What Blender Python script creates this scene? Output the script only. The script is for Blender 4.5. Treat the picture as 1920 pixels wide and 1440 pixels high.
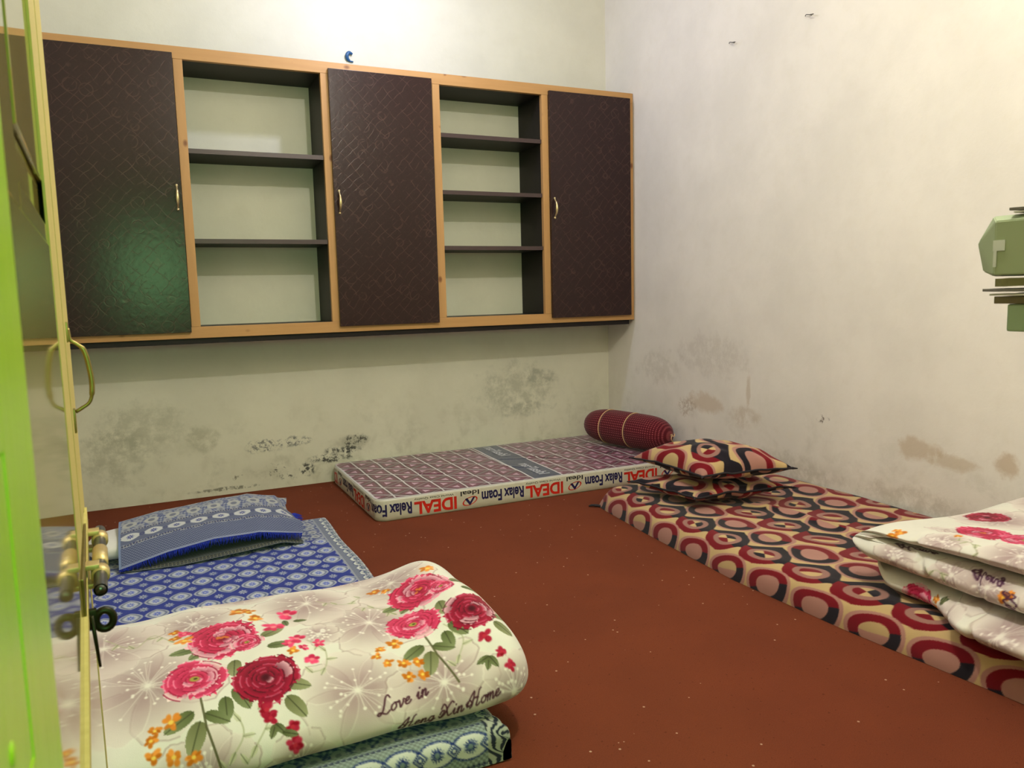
import bpy, bmesh, math, random
import numpy as np
from mathutils import Vector, Matrix

for o in list(bpy.data.objects): bpy.data.objects.remove(o)
C = bpy.context.scene.collection
SC = bpy.context.scene
rng = np.random.default_rng(7)

# ------------------------------------------------------------------ camera
CAMLOC = np.array([-2.6654, -4.2153, 1.0])
YAW, PITCH, ROLL, FPX = -0.4388, -0.11502, -0.02463, 1451.26
def cam_axes():
    cy, sy = math.cos(YAW), math.sin(YAW); cp, sp = math.cos(PITCH), math.sin(PITCH)
    f = np.array([-sy*cp, cy*cp, sp]); r = np.array([cy, sy, 0.]); u = np.cross(r, f)
    c, s = math.cos(ROLL), math.sin(ROLL)
    return c*r+s*u, -s*r+c*u, f
cd = bpy.data.cameras.new('camera'); cam = bpy.data.objects.new('camera', cd); C.objects.link(cam)
cd.sensor_fit = 'HORIZONTAL'; cd.sensor_width = 36; cd.lens = FPX/1920*36; cd.clip_start = .02
_r, _u, _f = cam_axes()
M4 = Matrix(((_r[0], _u[0], -_f[0], CAMLOC[0]), (_r[1], _u[1], -_f[1], CAMLOC[1]), (_r[2], _u[2], -_f[2], CAMLOC[2]), (0, 0, 0, 1)))
cam.matrix_world = M4
SC.camera = cam
cd.dof.use_dof = True; cd.dof.focus_distance = 3.2; cd.dof.aperture_fstop = 14

# ------------------------------------------------------------------ light
SC.view_settings.view_transform = 'Standard'; SC.view_settings.look = 'None'
SC.view_settings.exposure = 0.0; SC.view_settings.gamma = 1; SC.view_settings.use_curve_mapping = False
w = bpy.data.worlds.new('world'); SC.world = w; w.use_nodes = True
w.node_tree.nodes['Background'].inputs[0].default_value = (.75, .85, .7, 1)
w.node_tree.nodes['Background'].inputs[1].default_value = .05
def lamp(name, loc, power, col, rad):
    l = bpy.data.lights.new(name, 'POINT'); l.energy = power; l.color = col; l.shadow_soft_size = rad
    o = bpy.data.objects.new(name, l); C.objects.link(o); o.location = loc; return o
lamp('ceiling_bulb_door_side', (-1.60, -3.10, 2.65), 71, (1.0, .955, .86), .012)
lamp('ceiling_bulb_cabinet_side', (-1.53, -.82, 2.55), 21, (.88, .92, 1.30), .03)
# daylight coming in through the green window of the hall behind the doorway
ga = bpy.data.lights.new('green_window_daylight', 'AREA'); ga.shape = 'RECTANGLE'; ga.size = .34; ga.size_y = .50
ga.energy = 15; ga.color = (.38, 1.0, .40)
go = bpy.data.objects.new('green_window_daylight', ga); C.objects.link(go); go.location = (-2.53, -5.16, 1.33)
go.rotation_euler = (math.radians(90), 0, 0)

# ------------------------------------------------------------------ helpers
def lin(c):
    c = np.asarray(c, float)/255.
    return np.where(c <= .04045, c/12.92, ((c+.055)/1.055)**2.4)
def L4(*c): return tuple(float(v) for v in lin(c))+(1.,)

class NT:
    def __init__(s, name):
        s.m = bpy.data.materials.new(name); s.m.use_nodes = True; s.t = s.m.node_tree; s.n = s.t.nodes
        s.b = s.n['Principled BSDF']
    def new(s, k, **kw):
        n = s.n.new(k)
        for a, v in kw.items(): setattr(n, a, v)
        return n
    def put(s, sock, v):
        if isinstance(v, bpy.types.NodeSocket): s.t.links.new(v, sock)
        else: sock.default_value = v
    def math(s, op, a, b=0., c=None, clamp=False):
        n = s.new('ShaderNodeMath', operation=op, use_clamp=clamp)
        s.put(n.inputs[0], a); s.put(n.inputs[1], b)
        if c is not None: s.put(n.inputs[2], c)
        return n.outputs[0]
    def mix(s, f, a, b, mode='MIX'):
        n = s.new('ShaderNodeMix', data_type='RGBA', blend_type=mode)
        s.put(n.inputs[0], f); s.put(n.inputs[6], a); s.put(n.inputs[7], b); return n.outputs[2]
    def ramp(s, v, a, b):
        n = s.new('ShaderNodeMapRange', interpolation_type='SMOOTHSTEP')
        s.put(n.inputs[0], v); n.inputs[1].default_value = a; n.inputs[2].default_value = b; return n.outputs[0]
    def coord(s, kind='Object', scale=(1, 1, 1), rot=(0, 0, 0), loc=(0, 0, 0)):
        tc = s.new('ShaderNodeTexCoord'); mp = s.new('ShaderNodeMapping')
        mp.inputs['Scale'].default_value = scale; mp.inputs['Rotation'].default_value = rot; mp.inputs['Location'].default_value = loc
        s.t.links.new(tc.outputs[kind], mp.inputs[0]); return mp.outputs[0]
    def noise(s, vec, scale, detail=4, rough=.5, dist=0.):
        n = s.new('ShaderNodeTexNoise'); s.put(n.inputs['Vector'], vec)
        n.inputs['Scale'].default_value = scale; n.inputs['Detail'].default_value = detail
        n.inputs['Roughness'].default_value = rough; n.inputs['Distortion'].default_value = dist; return n.outputs[0]
    def vor(s, vec, scale, feat='F1', out=0):
        n = s.new('ShaderNodeTexVoronoi', feature=feat); s.put(n.inputs['Vector'], vec); n.inputs['Scale'].default_value = scale
        return n.outputs[out]
    def bump(s, h, strength=.3, dist=.002):
        n = s.new('ShaderNodeBump'); n.inputs['Strength'].default_value = strength; n.inputs['Distance'].default_value = dist
        s.put(n.inputs['Height'], h); s.t.links.new(n.outputs[0], s.b.inputs['Normal'])
    def fin(s, col=None, rough=.6, metal=0., spec=None, coat=None):
        if col is not None: s.put(s.b.inputs['Base Color'], col)
        s.put(s.b.inputs['Roughness'], rough); s.b.inputs['Metallic'].default_value = metal
        if spec is not None: s.b.inputs['Specular IOR Level'].default_value = spec
        if coat is not None: s.b.inputs['Coat Weight'].default_value = coat; s.b.inputs['Coat Roughness'].default_value = .05
        return s.m

def plain(name, rgb, rough=.6, metal=0., var=.12, scale=30, bump=.1, spec=None):
    t = NT(name); n = t.noise(t.coord(), scale)
    a = tuple(v*(1-var) for v in L4(*rgb)[:3])+(1,); b = tuple(min(1, v*(1+var)) for v in L4(*rgb)[:3])+(1,)
    t.bump(n, bump, .001); return t.fin(t.mix(n, a, b), rough, metal, spec)

def printed(name, rough=.9, weave=900, bump=.25, spec=.2):
    t = NT(name); a = t.new('ShaderNodeAttribute', attribute_name='Col')
    v = t.coord(); n = t.noise(v, weave, 2); n2 = t.noise(v, 25, 3)
    c = t.mix(t.math('MULTIPLY', n2, .22), a.outputs[0], t.mix(1., a.outputs[0], (.55, .55, .55, 1), 'MULTIPLY'))
    t.bump(n, bump, .0006); m = t.fin(c, rough, 0, spec); t.b.inputs['Sheen Weight'].default_value = .15; return m

def obj(name, me, mat=None, parent=None, smooth=True):
    if mat is not None:
        for q in (mat if isinstance(mat, (list, tuple)) else [mat]): me.materials.append(q)
    o = bpy.data.objects.new(name, me); C.objects.link(o)
    if parent is not None: o.parent = parent
    if smooth: me.polygons.foreach_set('use_smooth', [True]*len(me.polygons))
    return o
def bmo(name, bm, mat=None, parent=None, smooth=False):
    me = bpy.data.meshes.new(name); bm.normal_update(); bm.to_mesh(me); bm.free(); return obj(name, me, mat, parent, smooth)
def tag(o, label, cat, group=None):
    o['label'] = label; o['category'] = cat
    if group: o['group'] = group
    return o
def struct(o, label=None):
    o['kind'] = 'structure'
    if label: o['label'] = label
    return o
def empty(name, loc):
    o = bpy.data.objects.new(name, None); C.objects.link(o); o.location = loc; return o
def at(o, base):
    """keep an absolutely-modelled mesh in place below an empty at base"""
    o.matrix_parent_inverse = Matrix.Translation(-Vector(base)); return o
def box(bm, a, b, bev=0., M=None, mi=0):
    g = bmesh.ops.create_cube(bm, size=1.)['verts']
    sx, sy, sz = [abs(b[i]-a[i]) for i in range(3)]; c = [(a[i]+b[i])/2 for i in range(3)]
    for v in g: v.co = Vector((v.co.x*sx+c[0], v.co.y*sy+c[1], v.co.z*sz+c[2]))
    fs = set(f for v in g for f in v.link_faces)
    for f in fs: f.material_index = mi
    if bev > 0:
        r = bmesh.ops.bevel(bm, geom=list(set(e for v in g for e in v.link_edges)), offset=bev, segments=2, affect='EDGES', profile=.6)
        g = r['verts']
    if M is not None: bmesh.ops.transform(bm, matrix=M, verts=list(set(g)))
    return g
def tube(bm, pts, r, seg=10, cap=True, closed=False):
    P = [Vector(p) for p in pts]; n = len(P); rr = r if hasattr(r, '__len__') else [r]*n
    rings = []; prev = None
    for i in range(n):
        if closed: d = (P[(i+1) % n]-P[i-1]).normalized()
        else: d = (P[min(i+1, n-1)]-P[max(i-1, 0)]).normalized()
        if prev is None: a = d.orthogonal().normalized()
        else:
            a = prev-d*prev.dot(d)
            a = a.normalized() if a.length > 1e-6 else d.orthogonal().normalized()
        prev = a; b = d.cross(a)
        rings.append([bm.verts.new(P[i]+(a*math.cos(2*math.pi*k/seg)+b*math.sin(2*math.pi*k/seg))*rr[i]) for k in range(seg)])
    m = n if closed else n-1
    for i in range(m):
        A, B = rings[i], rings[(i+1) % n]
        for k in range(seg): bm.faces.new((A[k], A[(k+1) % seg], B[(k+1) % seg], B[k]))
    if cap and not closed: bm.faces.new(rings[0][::-1]); bm.faces.new(rings[-1])
def box_obj(name, a, b, mat, parent=None, bev=.002, base=None):
    bm = bmesh.new(); box(bm, a, b, bev); o = bmo(name, bm, mat, parent)
    if base is not None: at(o, base)
    return o
def grid(name, P, mat, col=None, parent=None, wrapv=False, wrapu=False, caps=False):
    """P[nv,nu,3] -> smooth quad mesh with vertex colour"""
    nv, nu = P.shape[:2]; idx = np.arange(nv*nu).reshape(nv, nu)
    a = idx if not wrapv else np.vstack([idx, idx[:1]])
    if wrapu: a = np.hstack([a, a[:, :1]])
    q = np.stack([a[:-1, :-1], a[:-1, 1:], a[1:, 1:], a[1:, :-1]], -1).reshape(-1, 4)
    me = bpy.data.meshes.new(name); me.vertices.add(nv*nu); me.vertices.foreach_set('co', P.astype(np.float32).ravel())
    me.loops.add(q.size); me.loops.foreach_set('vertex_index', q.astype(np.int32).ravel())
    me.polygons.add(len(q)); me.polygons.foreach_set('loop_start', np.arange(0, q.size, 4, dtype=np.int32))
    me.update(calc_edges=True)
    if col is not None:
        at_ = me.color_attributes.new('Col', 'FLOAT_COLOR', 'POINT')
        cc = np.ones((nv*nu, 4), np.float32); cc[:, :3] = lin(np.clip(col, 0, 255)).reshape(-1, 3); at_.data.foreach_set('color', cc.ravel())
    return obj(name, me, mat, parent)
def ss(a, b, x): t = np.clip((x-a)/(b-a), 0, 1); return t*t*(3-2*t)
def vnoise(X, Y, seed=0, octv=3):
    """cheap smooth pseudo noise in [-1,1]"""
    r = np.random.default_rng(seed); s = np.zeros_like(X, dtype=float); a = 1.; tot = 0
    for k in range(octv):
        for j in range(3):
            an = r.uniform(0, 6.28); f = (2**k)*r.uniform(.8, 1.3); s += a*np.sin((X*math.cos(an)+Y*math.sin(an))*f*6.28+r.uniform(0, 6.28)+1.3*np.sin((X*math.sin(an)-Y*math.cos(an))*f*5))/3
        tot += a; a *= .5
    return s/tot

def aa(fn, X, Y, h, *k):
    """average a hard-edged print over each vertex's own little patch of cloth"""
    s = 0
    for a, b in ((-.38, -.12), (.12, -.38), (.38, .12), (-.12, .38), (0, 0)): s = s+fn(X+a*h, Y+b*h, *k)
    return s/5

class Canvas:
    """small painter for cloth prints, in metres of cloth; sampled into vertex colours"""
    def __init__(s, x0, y0, x1, y1, res, bg):
        s.x0, s.y0, s.res = x0, y0, res; s.w = int((x1-x0)/res)+1; s.h = int((y1-y0)/res)+1
        s.a = np.zeros((s.h, s.w, 3)); s.a[:] = bg
    def win(s, xa, ya, xb, yb):
        i0 = max(0, int((xa-s.x0)/s.res)); i1 = min(s.w, int((xb-s.x0)/s.res)+2); j0 = max(0, int((ya-s.y0)/s.res)); j1 = min(s.h, int((yb-s.y0)/s.res)+2)
        if i1 <= i0 or j1 <= j0: return None
        X, Y = np.meshgrid(s.x0+np.arange(i0, i1)*s.res, s.y0+np.arange(j0, j1)*s.res); return (slice(j0, j1), slice(i0, i1)), X, Y
    def blend(s, sl, al, col): s.a[sl] = s.a[sl]*(1-al[..., None])+np.asarray(col, float)*al[..., None]
    def poly(s, pts, col, a=1., col2=None, c=None, r=None, pw=1.5):
        p = np.asarray(pts, float); g = s.win(p[:, 0].min(), p[:, 1].min(), p[:, 0].max(), p[:, 1].max())
        if g is None: return
        sl, X, Y = g; ins = np.zeros(X.shape, bool); q = np.roll(p, -1, 0)
        for (xa, ya), (xb, yb) in zip(p, q):
            if ya == yb: continue
            ins ^= ((Y < ya) != (Y < yb)) & (X < (xb-xa)*(Y-ya)/(yb-ya)+xa)
        if col2 is not None:
            t = np.clip(np.hypot(X-c[0], Y-c[1])/r, 0, 1)[..., None]**pw
            cc = np.asarray(col, float)*(1-t)+np.asarray(col2, float)*t
        else: cc = np.asarray(col, float)
        s.blend(sl, ins*float(a), cc)
    def ell(s, x, y, rx, ry=None, rot=0., col=(0, 0, 0), a=1., soft=.15):
        ry = ry or rx; m = max(rx, ry)*(1+soft); g = s.win(x-m, y-m, x+m, y+m)
        if g is None: return
        sl, X, Y = g; c, n = math.cos(rot), math.sin(rot); u = ((X-x)*c+(Y-y)*n)/rx; v = (-(X-x)*n+(Y-y)*c)/ry
        s.blend(sl, a*(1-ss(1-soft, 1+soft, np.hypot(u, v))), col)
    def line(s, pts, w, col, a=1.):
        p = np.asarray(pts, float); m = w*1.5+s.res; g = s.win(p[:, 0].min()-m, p[:, 1].min()-m, p[:, 0].max()+m, p[:, 1].max()+m)
        if g is None: return
        sl, X, Y = g; d = np.full(X.shape, 9.)
        for (xa, ya), (xb, yb) in zip(p[:-1], p[1:]):
            L = (xb-xa)**2+(yb-ya)**2+1e-12; t = np.clip(((X-xa)*(xb-xa)+(Y-ya)*(yb-ya))/L, 0, 1)
            d = np.minimum(d, np.hypot(X-xa-t*(xb-xa), Y-ya-t*(yb-ya)))
        s.blend(sl, a*(1-ss(w*.5-s.res*.5, w*.5+s.res*.7, d)), col)
    def sample(s, U, V):
        x = np.clip((U-s.x0)/s.res, 0, s.w-1.001); y = np.clip((V-s.y0)/s.res, 0, s.h-1.001); i = x.astype(int); j = y.astype(int); fx = (x-i)[..., None]; fy = (y-j)[..., None]
        A = s.a; return (A[j, i]*(1-fx)+A[j, i+1]*fx)*(1-fy)+(A[j+1, i]*(1-fx)+A[j+1, i+1]*fx)*fy
def cr(pts, n, closed=False):
    """Catmull-Rom through pts, resampled to n points evenly by arc length"""
    P = np.array(pts, float); m = len(P)
    if closed: Q = np.vstack([P[-1:], P, P[:2]])
    else: Q = np.vstack([2*P[0]-P[1], P, 2*P[-1]-P[-2]])
    out = []
    for i in range(1, len(Q)-2):
        t = np.linspace(0, 1, 40, endpoint=False)[:, None]
        a, b, c, d = Q[i-1], Q[i], Q[i+1], Q[i+2]
        out.append(.5*((2*b)+(-a+c)*t+(2*a-5*b+4*c-d)*t**2+(-a+3*b-3*c+d)*t**3))
    out = np.vstack(out+[Q[-2][None]])
    s = np.r_[0, np.cumsum(np.linalg.norm(np.diff(out, axis=0), axis=1))]
    q = np.linspace(0, s[-1], n)
    return np.stack([np.interp(q, s, out[:, k]) for k in range(out.shape[1])], 1)

def gauss_line(U, V, pts, w):
    """soft mask around a polyline in cloth coordinates"""
    d = np.full(U.shape, 9.0)
    for (a, b), (c, e) in zip(pts[:-1], pts[1:]):
        L = (c-a)**2+(e-b)**2+1e-12
        t = np.clip(((U-a)*(c-a)+(V-b)*(e-b))/L, 0, 1)
        d = np.minimum(d, np.hypot(U-a-t*(c-a), V-b-t*(e-b)))
    return np.exp(-(d/w)**2)

SEAMS = [[(-2.45, .30), (-2.25, .335), (-2.02, .36)], [(-2.62, .38), (-2.38, .42), (-2.17, .50)],
         [(-2.80, .28), (-2.76, .42), (-2.73, .62)]]
QX0, QX1 = -3.0, -1.935
def quilt_left_surface(nx=560, nt=520):
    """folded quilt across the blue bedding: x runs along it, V around its section"""
    U = np.linspace(QX0, QX1, nx)
    sec = cr([(-2.62, .092), (-2.35, .088), (-2.12, .095), (-2.075, .15), (-2.13, .215), (-2.27, .250), (-2.42, .250),
              (-2.55, .238), (-2.66, .205), (-2.735, .155), (-2.735, .105), (-2.62, .092)], nt)
    s = np.r_[0, np.cumsum(np.linalg.norm(np.diff(sec, axis=0), axis=1))]
    P = np.zeros((nt, nx, 3)); UU, VV = np.meshgrid(U, s)
    c = np.array([-2.40, .16])
    k = np.clip((U-(QX1-.11))/.11, 0, 1); sc = np.sqrt(np.clip(1-k**2.6, 0, 1)); sc = np.maximum(sc, .02)
    Y = c[0]+(sec[:, 0][:, None]-c[0])*(.55+.45*sc)[None]
    Z = c[1]+(sec[:, 1][:, None]-c[1])*sc[None]
    up = np.clip((sec[:, 1]-.12)/.14, 0, 1)[:, None]
    Z += up*(.034*np.exp(-((U+2.02)/.085)**2)-.012*np.exp(-((U+2.2)/.10)**2)-.006*np.clip((-2.5-U)/.3,0,1)+.002*np.sin(U*9))[None]
    X = UU+.03*np.clip((-2.35-Y)/.35, 0, 1)*np.clip((UU+2.3)/.3, 0, 1)
    P[..., 0] = X; P[..., 1] = Y; P[..., 2] = Z
    dent = sum(gauss_line(UU, VV, q, .010) for q in SEAMS)
    puff = .004*np.sin(UU*23+VV*7)*np.sin(VV*19-UU*5)
    du = np.gradient(P, axis=1); dv = np.gradient(P, axis=0)
    N = np.cross(du, dv); N /= np.linalg.norm(N, axis=2, keepdims=True)+1e-12
    if N[int(nt*.55), nx//2, 2] < 0: N = -N
    P = P+N*((puff-.008*np.clip(dent, 0, 1))*sc[None]**1)[..., None]
    P[..., 2] = np.maximum(P[..., 2], .088)
    return P, UU, VV

# ------------------------------------------------------------------ materials
def wall_mat(name, base, marks, mold, seed, horiz):
    """old distemper wall: faint mottling, damp grey-green bloom low down, shaped stains. marks: (h, z, rh, rz, rgb, strength, threshold)"""
    t = NT(name); P = t.coord('Object'); sp = t.new('ShaderNodeSeparateXYZ'); t.put(sp.inputs[0], P)
    H, Z = sp.outputs[horiz], sp.outputs[2]
    n1 = t.noise(P, 2.2, 5, .6); n2 = t.noise(P, 14, 6, .65); n3 = t.noise(P, 60, 4, .7); n4 = t.noise(P, 5.5, 5, .6, .6)
    c = t.mix(t.ramp(n1, .3, .7), L4(*base), L4(*[v*.955 for v in base]))
    c = t.mix(t.math('MULTIPLY', t.ramp(n2, .45, .75), .18), c, L4(base[0]*.93, base[1]*.92, base[2]*.88))
    low = t.ramp(Z, .62, .05)
    g = t.math('MULTIPLY', t.math('MULTIPLY', low, t.ramp(n4, .42, .68)), t.ramp(n2, .35, .62))
    c = t.mix(t.math('MULTIPLY', g, mold), c, L4(138, 134, 112))
    sp_ = t.math('MULTIPLY', t.math('MULTIPLY', t.ramp(n3, .60, .68), t.ramp(n4, .5, .66)), t.ramp(Z, .55, .1))
    c = t.mix(t.math('MULTIPLY', sp_, .55*mold), c, L4(98, 92, 76))
    for (h, z, rh, rz, rgb, st, th) in marks:
        dx = t.math('DIVIDE', t.math('SUBTRACT', H, h), rh); dz = t.math('DIVIDE', t.math('SUBTRACT', Z, z), rz)
        r = t.math('SQRT', t.math('ADD', t.math('MULTIPLY', dx, dx), t.math('MULTIPLY', dz, dz)))
        r = t.math('ADD', r, t.math('MULTIPLY', t.math('SUBTRACT', n2, .5), 1.6))
        e = t.ramp(r, 1.0, .45)
        wd = .05 if th >= .5 else .14
        nn = t.ramp(t.noise(P, 38 if th >= .5 else 16, 6, .72), th-wd, th+wd) if th > 0 else 1.
        c = t.mix(t.math('MULTIPLY', t.math('MULTIPLY', e, nn), st), c, L4(*rgb))
    t.bump(t.math('ADD', n2, t.math('MULTIPLY', n3, .4)), .35, .003)
    return t.fin(c, .75, 0, .25)

DK = (62, 62, 60)
m_wall_back = wall_mat('wall_paint_back', (225, 221, 203), [
    (-2.15, .235, .13, .045, (96, 96, 98), .8, .52), (-1.98, .245, .10, .035, (96, 96, 98), .8, .52), (-1.68, .21, .12, .05, (150, 146, 128), .5, 0.),
    (-1.66, .215, .09, .045, DK, .9, .52), (-1.80, .13, .16, .03, DK, .95, .50), (-1.92, .085, .06, .05, DK, .95, .50), (-1.72, .17, .12, .025, DK, .95, .50),
    (-2.10, .10, .07, .06, (80, 78, 72), .9, .58), (-2.02, .055, .05, .03, (80, 78, 72), .9, .56), (-2.35, .03, .2, .012, (80, 74, 60), .7, .5), (-2.28, .08, .05, .03, (90, 84, 66), .8, .58),
    (-.65, .42, .32, .20, (160, 160, 142), .55, .48), (-.50, .50, .14, .07, (150, 150, 136), .5, .49), (-.60, .30, .2, .06, (156, 156, 140), .45, .48),
    (-2.72, .38, .26, .16, (166, 164, 144), .5, .46), (-2.85, .25, .2, .18, (160, 158, 138), .5, .48), (-2.45, .30, .10, .08, (160, 158, 134), .5, .45)], .30, 1, 0)
m_wall_right = wall_mat('wall_paint_right', (238, 233, 223), [
    (-.95, .40, .17, .065, (196, 174, 144), .5, 0.), (-.80, .36, .10, .07, (160, 136, 104), .4, .5), (-1.25, .36, .14, .07, (185, 168, 142), .45, .45),
    (-2.22, .37, .12, .055, (190, 168, 136), .55, 0.), (-2.36, .34, .12, .035, (192, 172, 140), .5, 0.), (-2.56, .37, .06, .05, (186, 160, 126), .6, 0.),
    (-1.75, .42, .05, .02, (120, 108, 92), .9, .55), (-1.28, .50, .02, .10, (196, 178, 150), .5, 0.), (-1.0, .66, .35, .14, (186, 178, 164), .35, .46),
    (-.55, .56, .25, .12, (190, 184, 168), .4, .46), (-1.5, .16, .5, .09, (178, 172, 156), .5, .45), (-2.2, .16, .3, .07, (176, 168, 150), .5, .46)], .22, 2, 1)
m_wall_plain = wall_mat('wall_paint_plain', (226, 222, 204), [], .3, 3, 0)
m_ceiling = plain('ceiling_whitewash', (232, 230, 218), .85)
t = NT('hall_green_paint'); m_hall = t.fin(t.mix(t.noise(t.coord(), 4), L4(150, 178, 120), L4(170, 190, 140)), .6)

t = NT('red_brown_carpet'); P = t.coord()
n = t.noise(P, 420, 3, .7); n2 = t.noise(P, 3, 4); n3 = t.noise(P, 90, 3)
c = t.mix(n, L4(88, 42, 26), L4(142, 74, 48)); c = t.mix(t.math('MULTIPLY', t.ramp(n2, .35, .7), .3), c, L4(98, 50, 34))
c = t.mix(t.math('MULTIPLY', t.ramp(n3, .66, .72), .6), c, L4(80, 36, 24))
sv = t.new('ShaderNodeTexVoronoi'); t.put(sv.inputs['Vector'], P); sv.inputs['Scale'].default_value = 21
hole = t.math('MULTIPLY', t.math('LESS_THAN', sv.outputs[0], .062), t.math('GREATER_THAN', t.noise(P, 2.3, 2), .42))
c = t.mix(t.math('MULTIPLY', hole, .8), c, L4(200, 168, 140)); t.bump(n, .6, .004); m_carpet = t.fin(c, .95, 0, .1)

def pine(name, axis):
    t = NT(name); sc = [22, 22, 22]; sc[axis] = 1.6; P = t.coord('Object', tuple(sc)); P0 = t.coord()
    n = t.noise(P, 1.6, 5, .6, .4); f = t.noise(P0, 2.5, 3)
    c = t.mix(n, L4(176, 130, 78), L4(206, 160, 102)); c = t.mix(t.math('MULTIPLY', f, .35), c, L4(166, 120, 68))
    v = t.new('ShaderNodeTexVoronoi'); sk = [1., 1., 1.]; sk[axis] = .65; t.put(v.inputs['Vector'], t.coord('Object', tuple(sk), loc=(.3, .1, .2))); v.inputs['Scale'].default_value = 13
    k = t.ramp(v.outputs[0], .20, .06)
    on = t.ramp(t.noise(P0, 7.3, 1), .48, .54)
    c = t.mix(t.math('MULTIPLY', t.math('MULTIPLY', k, on), .85), c, L4(110, 62, 34)); t.bump(n, .2, .001)
    return t.fin(c, .5, 0, .35)
m_pine_h = pine('pine_rail', 0); m_pine_v = pine('pine_post', 2)

t = NT('dark_brown_laminate'); P = t.coord('Object', (1, 1, 1), (0, .78, 0)); P2 = t.coord()
def fine_lines(vec, sc, w0, w1): return t.ramp(t.vor(vec, sc, 'DISTANCE_TO_EDGE'), w1, w0)
b1 = t.new('ShaderNodeTexBrick'); mp = t.new('ShaderNodeMapping'); tc = t.new('ShaderNodeTexCoord')
sx = t.new('ShaderNodeSeparateXYZ'); t.put(sx.inputs[0], tc.outputs['Object']); cx_ = t.new('ShaderNodeCombineXYZ')
nz = t.math('MULTIPLY', t.math('SUBTRACT', t.noise(P2, 9, 2), .5), .045)
t.put(cx_.inputs[0], t.math('ADD', t.math('MULTIPLY', t.math('ADD', sx.outputs[0], sx.outputs[2]), .7071), nz)); t.put(cx_.inputs[1], t.math('ADD', t.math('MULTIPLY', t.math('SUBTRACT', sx.outputs[2], sx.outputs[0]), .7071), nz))
t.put(b1.inputs['Vector'], cx_.outputs[0]); b1.inputs['Scale'].default_value = 16; b1.inputs['Mortar Size'].default_value = .032; b1.offset = .37; b1.offset_frequency = 1; b1.inputs['Brick Width'].default_value = .9; b1.inputs['Row Height'].default_value = .55; b1.inputs['Mortar Smooth'].default_value = .6
vv = t.new('ShaderNodeTexVoronoi'); t.put(vv.inputs['Vector'], tc.outputs['Object']); vv.inputs['Scale'].default_value = 10.5
rg = t.math('SUBTRACT', 1., t.math('MULTIPLY', t.math('ABSOLUTE', t.math('SUBTRACT', vv.outputs[0], .30)), 30.), clamp=True)
ln = t.math('MULTIPLY', t.math('MAXIMUM', b1.outputs['Fac'], rg), t.ramp(t.noise(P2, 30, 3), .35, .60))
g = t.noise(P2, 160, 3, .7)
c = t.mix(g, L4(36, 20, 19), L4(50, 30, 28)); c = t.mix(t.math('MULTIPLY', ln, .42), c, L4(88, 62, 54))
t.bump(t.math('SUBTRACT', t.noise(P2, 45, 3), t.math('MULTIPLY', ln, .3)), .35, .0012); m_lam = t.fin(c, .235, 0, .32)
m_dark = plain('dark_brown_paint', (30, 24, 23), .5, var=.3, scale=12, spec=.25)
m_dark_edge = plain('shelf_edge_brown', (66, 48, 46), .4, var=.15, scale=20)
m_brass = plain('pale_brass', (222, 202, 150), .28, .85, var=.08)
m_brass_old = plain('tarnished_brass', (150, 132, 74), .38, .8, var=.3, scale=60)
m_peach = plain('worn_brass_paint', (206, 180, 122), .4, .45, var=.15, scale=60)
m_steel = plain('dull_steel', (110, 108, 106), .35, .9, var=.2)
m_blackmetal = plain('blackened_metal', (44, 44, 24), .45, .7, var=.3)
m_blue = plain('blue_plastic', (44, 92, 140), .4)
m_wire = plain('grey_wire', (96, 92, 88), .5, .5)

t = NT('lime_green_gloss_paint'); P = t.coord(); n = t.noise(P, 30, 4); n1 = t.noise(t.coord('Object', (40, 40, 3)), 1.2, 3)
c = t.mix(n1, L4(166, 206, 30), L4(188, 222, 50)); t.bump(t.math('ADD', n, n1), .5, .002); m_green = t.fin(c, .32, 0, .5)
t = NT('varnished_yellow_door'); P = t.coord('Object', (18, 18, 1.4)); n = t.noise(P, 2, 4)
c = t.mix(n, L4(150, 136, 66), L4(180, 166, 92)); m_door = t.fin(c, .05, 0, .6)
t = NT('pale_yellow_bead'); n = t.noise(t.coord('Object', (60, 60, 4)), 2, 4)
c = t.mix(n, L4(186, 168, 96), L4(214, 198, 128)); m_bead = t.fin(c, .65, 0, .12)

m_print = printed('printed_cotton'); m_quilt = printed('printed_plush', .85, 500, .3, .15); m_foamprint = printed('printed_plastic_film', .32, 300, .05, .5)
m_white = plain('white_pillow_cotton', (226, 224, 216), .9, var=.05, scale=60)

# ------------------------------------------------------------------ the room
CD, ZT, ZB = .298, 2.147, .8325          # cabinet depth, top, bottom
XL = -3.04
def slab(name, a, b, mat):
    bm = bmesh.new(); box(bm, a, b); return struct(bmo(name, bm, mat))
slab('floor', (-4.2, -5.6, -.1), (.2, .2, 0), m_carpet)
slab('ceiling', (-4.2, -5.6, 2.95), (.2, .2, 3.05), m_ceiling)
slab('wall_back', (XL-.2, 0, 0), (.2, .2, 2.95), m_wall_back)
slab('wall_right', (0, -5.6, 0), (.2, 0, 2.95), m_wall_right)
slab('wall_left', (XL-.2, -4.03, 0), (XL, 0, 2.95), m_wall_plain)
bm = bmesh.new(); box(bm, (XL, -4.03, 0), (-2.80, -3.78, 2.95)); box(bm, (-1.80, -4.03, 0), (0, -3.78, 2.95)); box(bm, (-2.80, -4.03, 2.16), (-1.80, -3.78, 2.95))
struct(bmo('wall_front', bm, m_wall_plain))
bm = bmesh.new(); box(bm, (-4.2, -5.6, 0), (-2.86, -5.4, 2.95)); box(bm, (-2.20, -5.6, 0), (0, -5.4, 2.95)); box(bm, (-2.86, -5.6, 0), (-2.20, -5.4, .95)); box(bm, (-2.86, -5.6, 1.72), (-2.20, -5.4, 2.95))
box(bm, (-4.2, -5.4, 0), (-4.0, -4.03, 2.95)); box(bm, (-4.0, -4.23, 0), (XL-.2, -4.03, 2.95))
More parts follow.
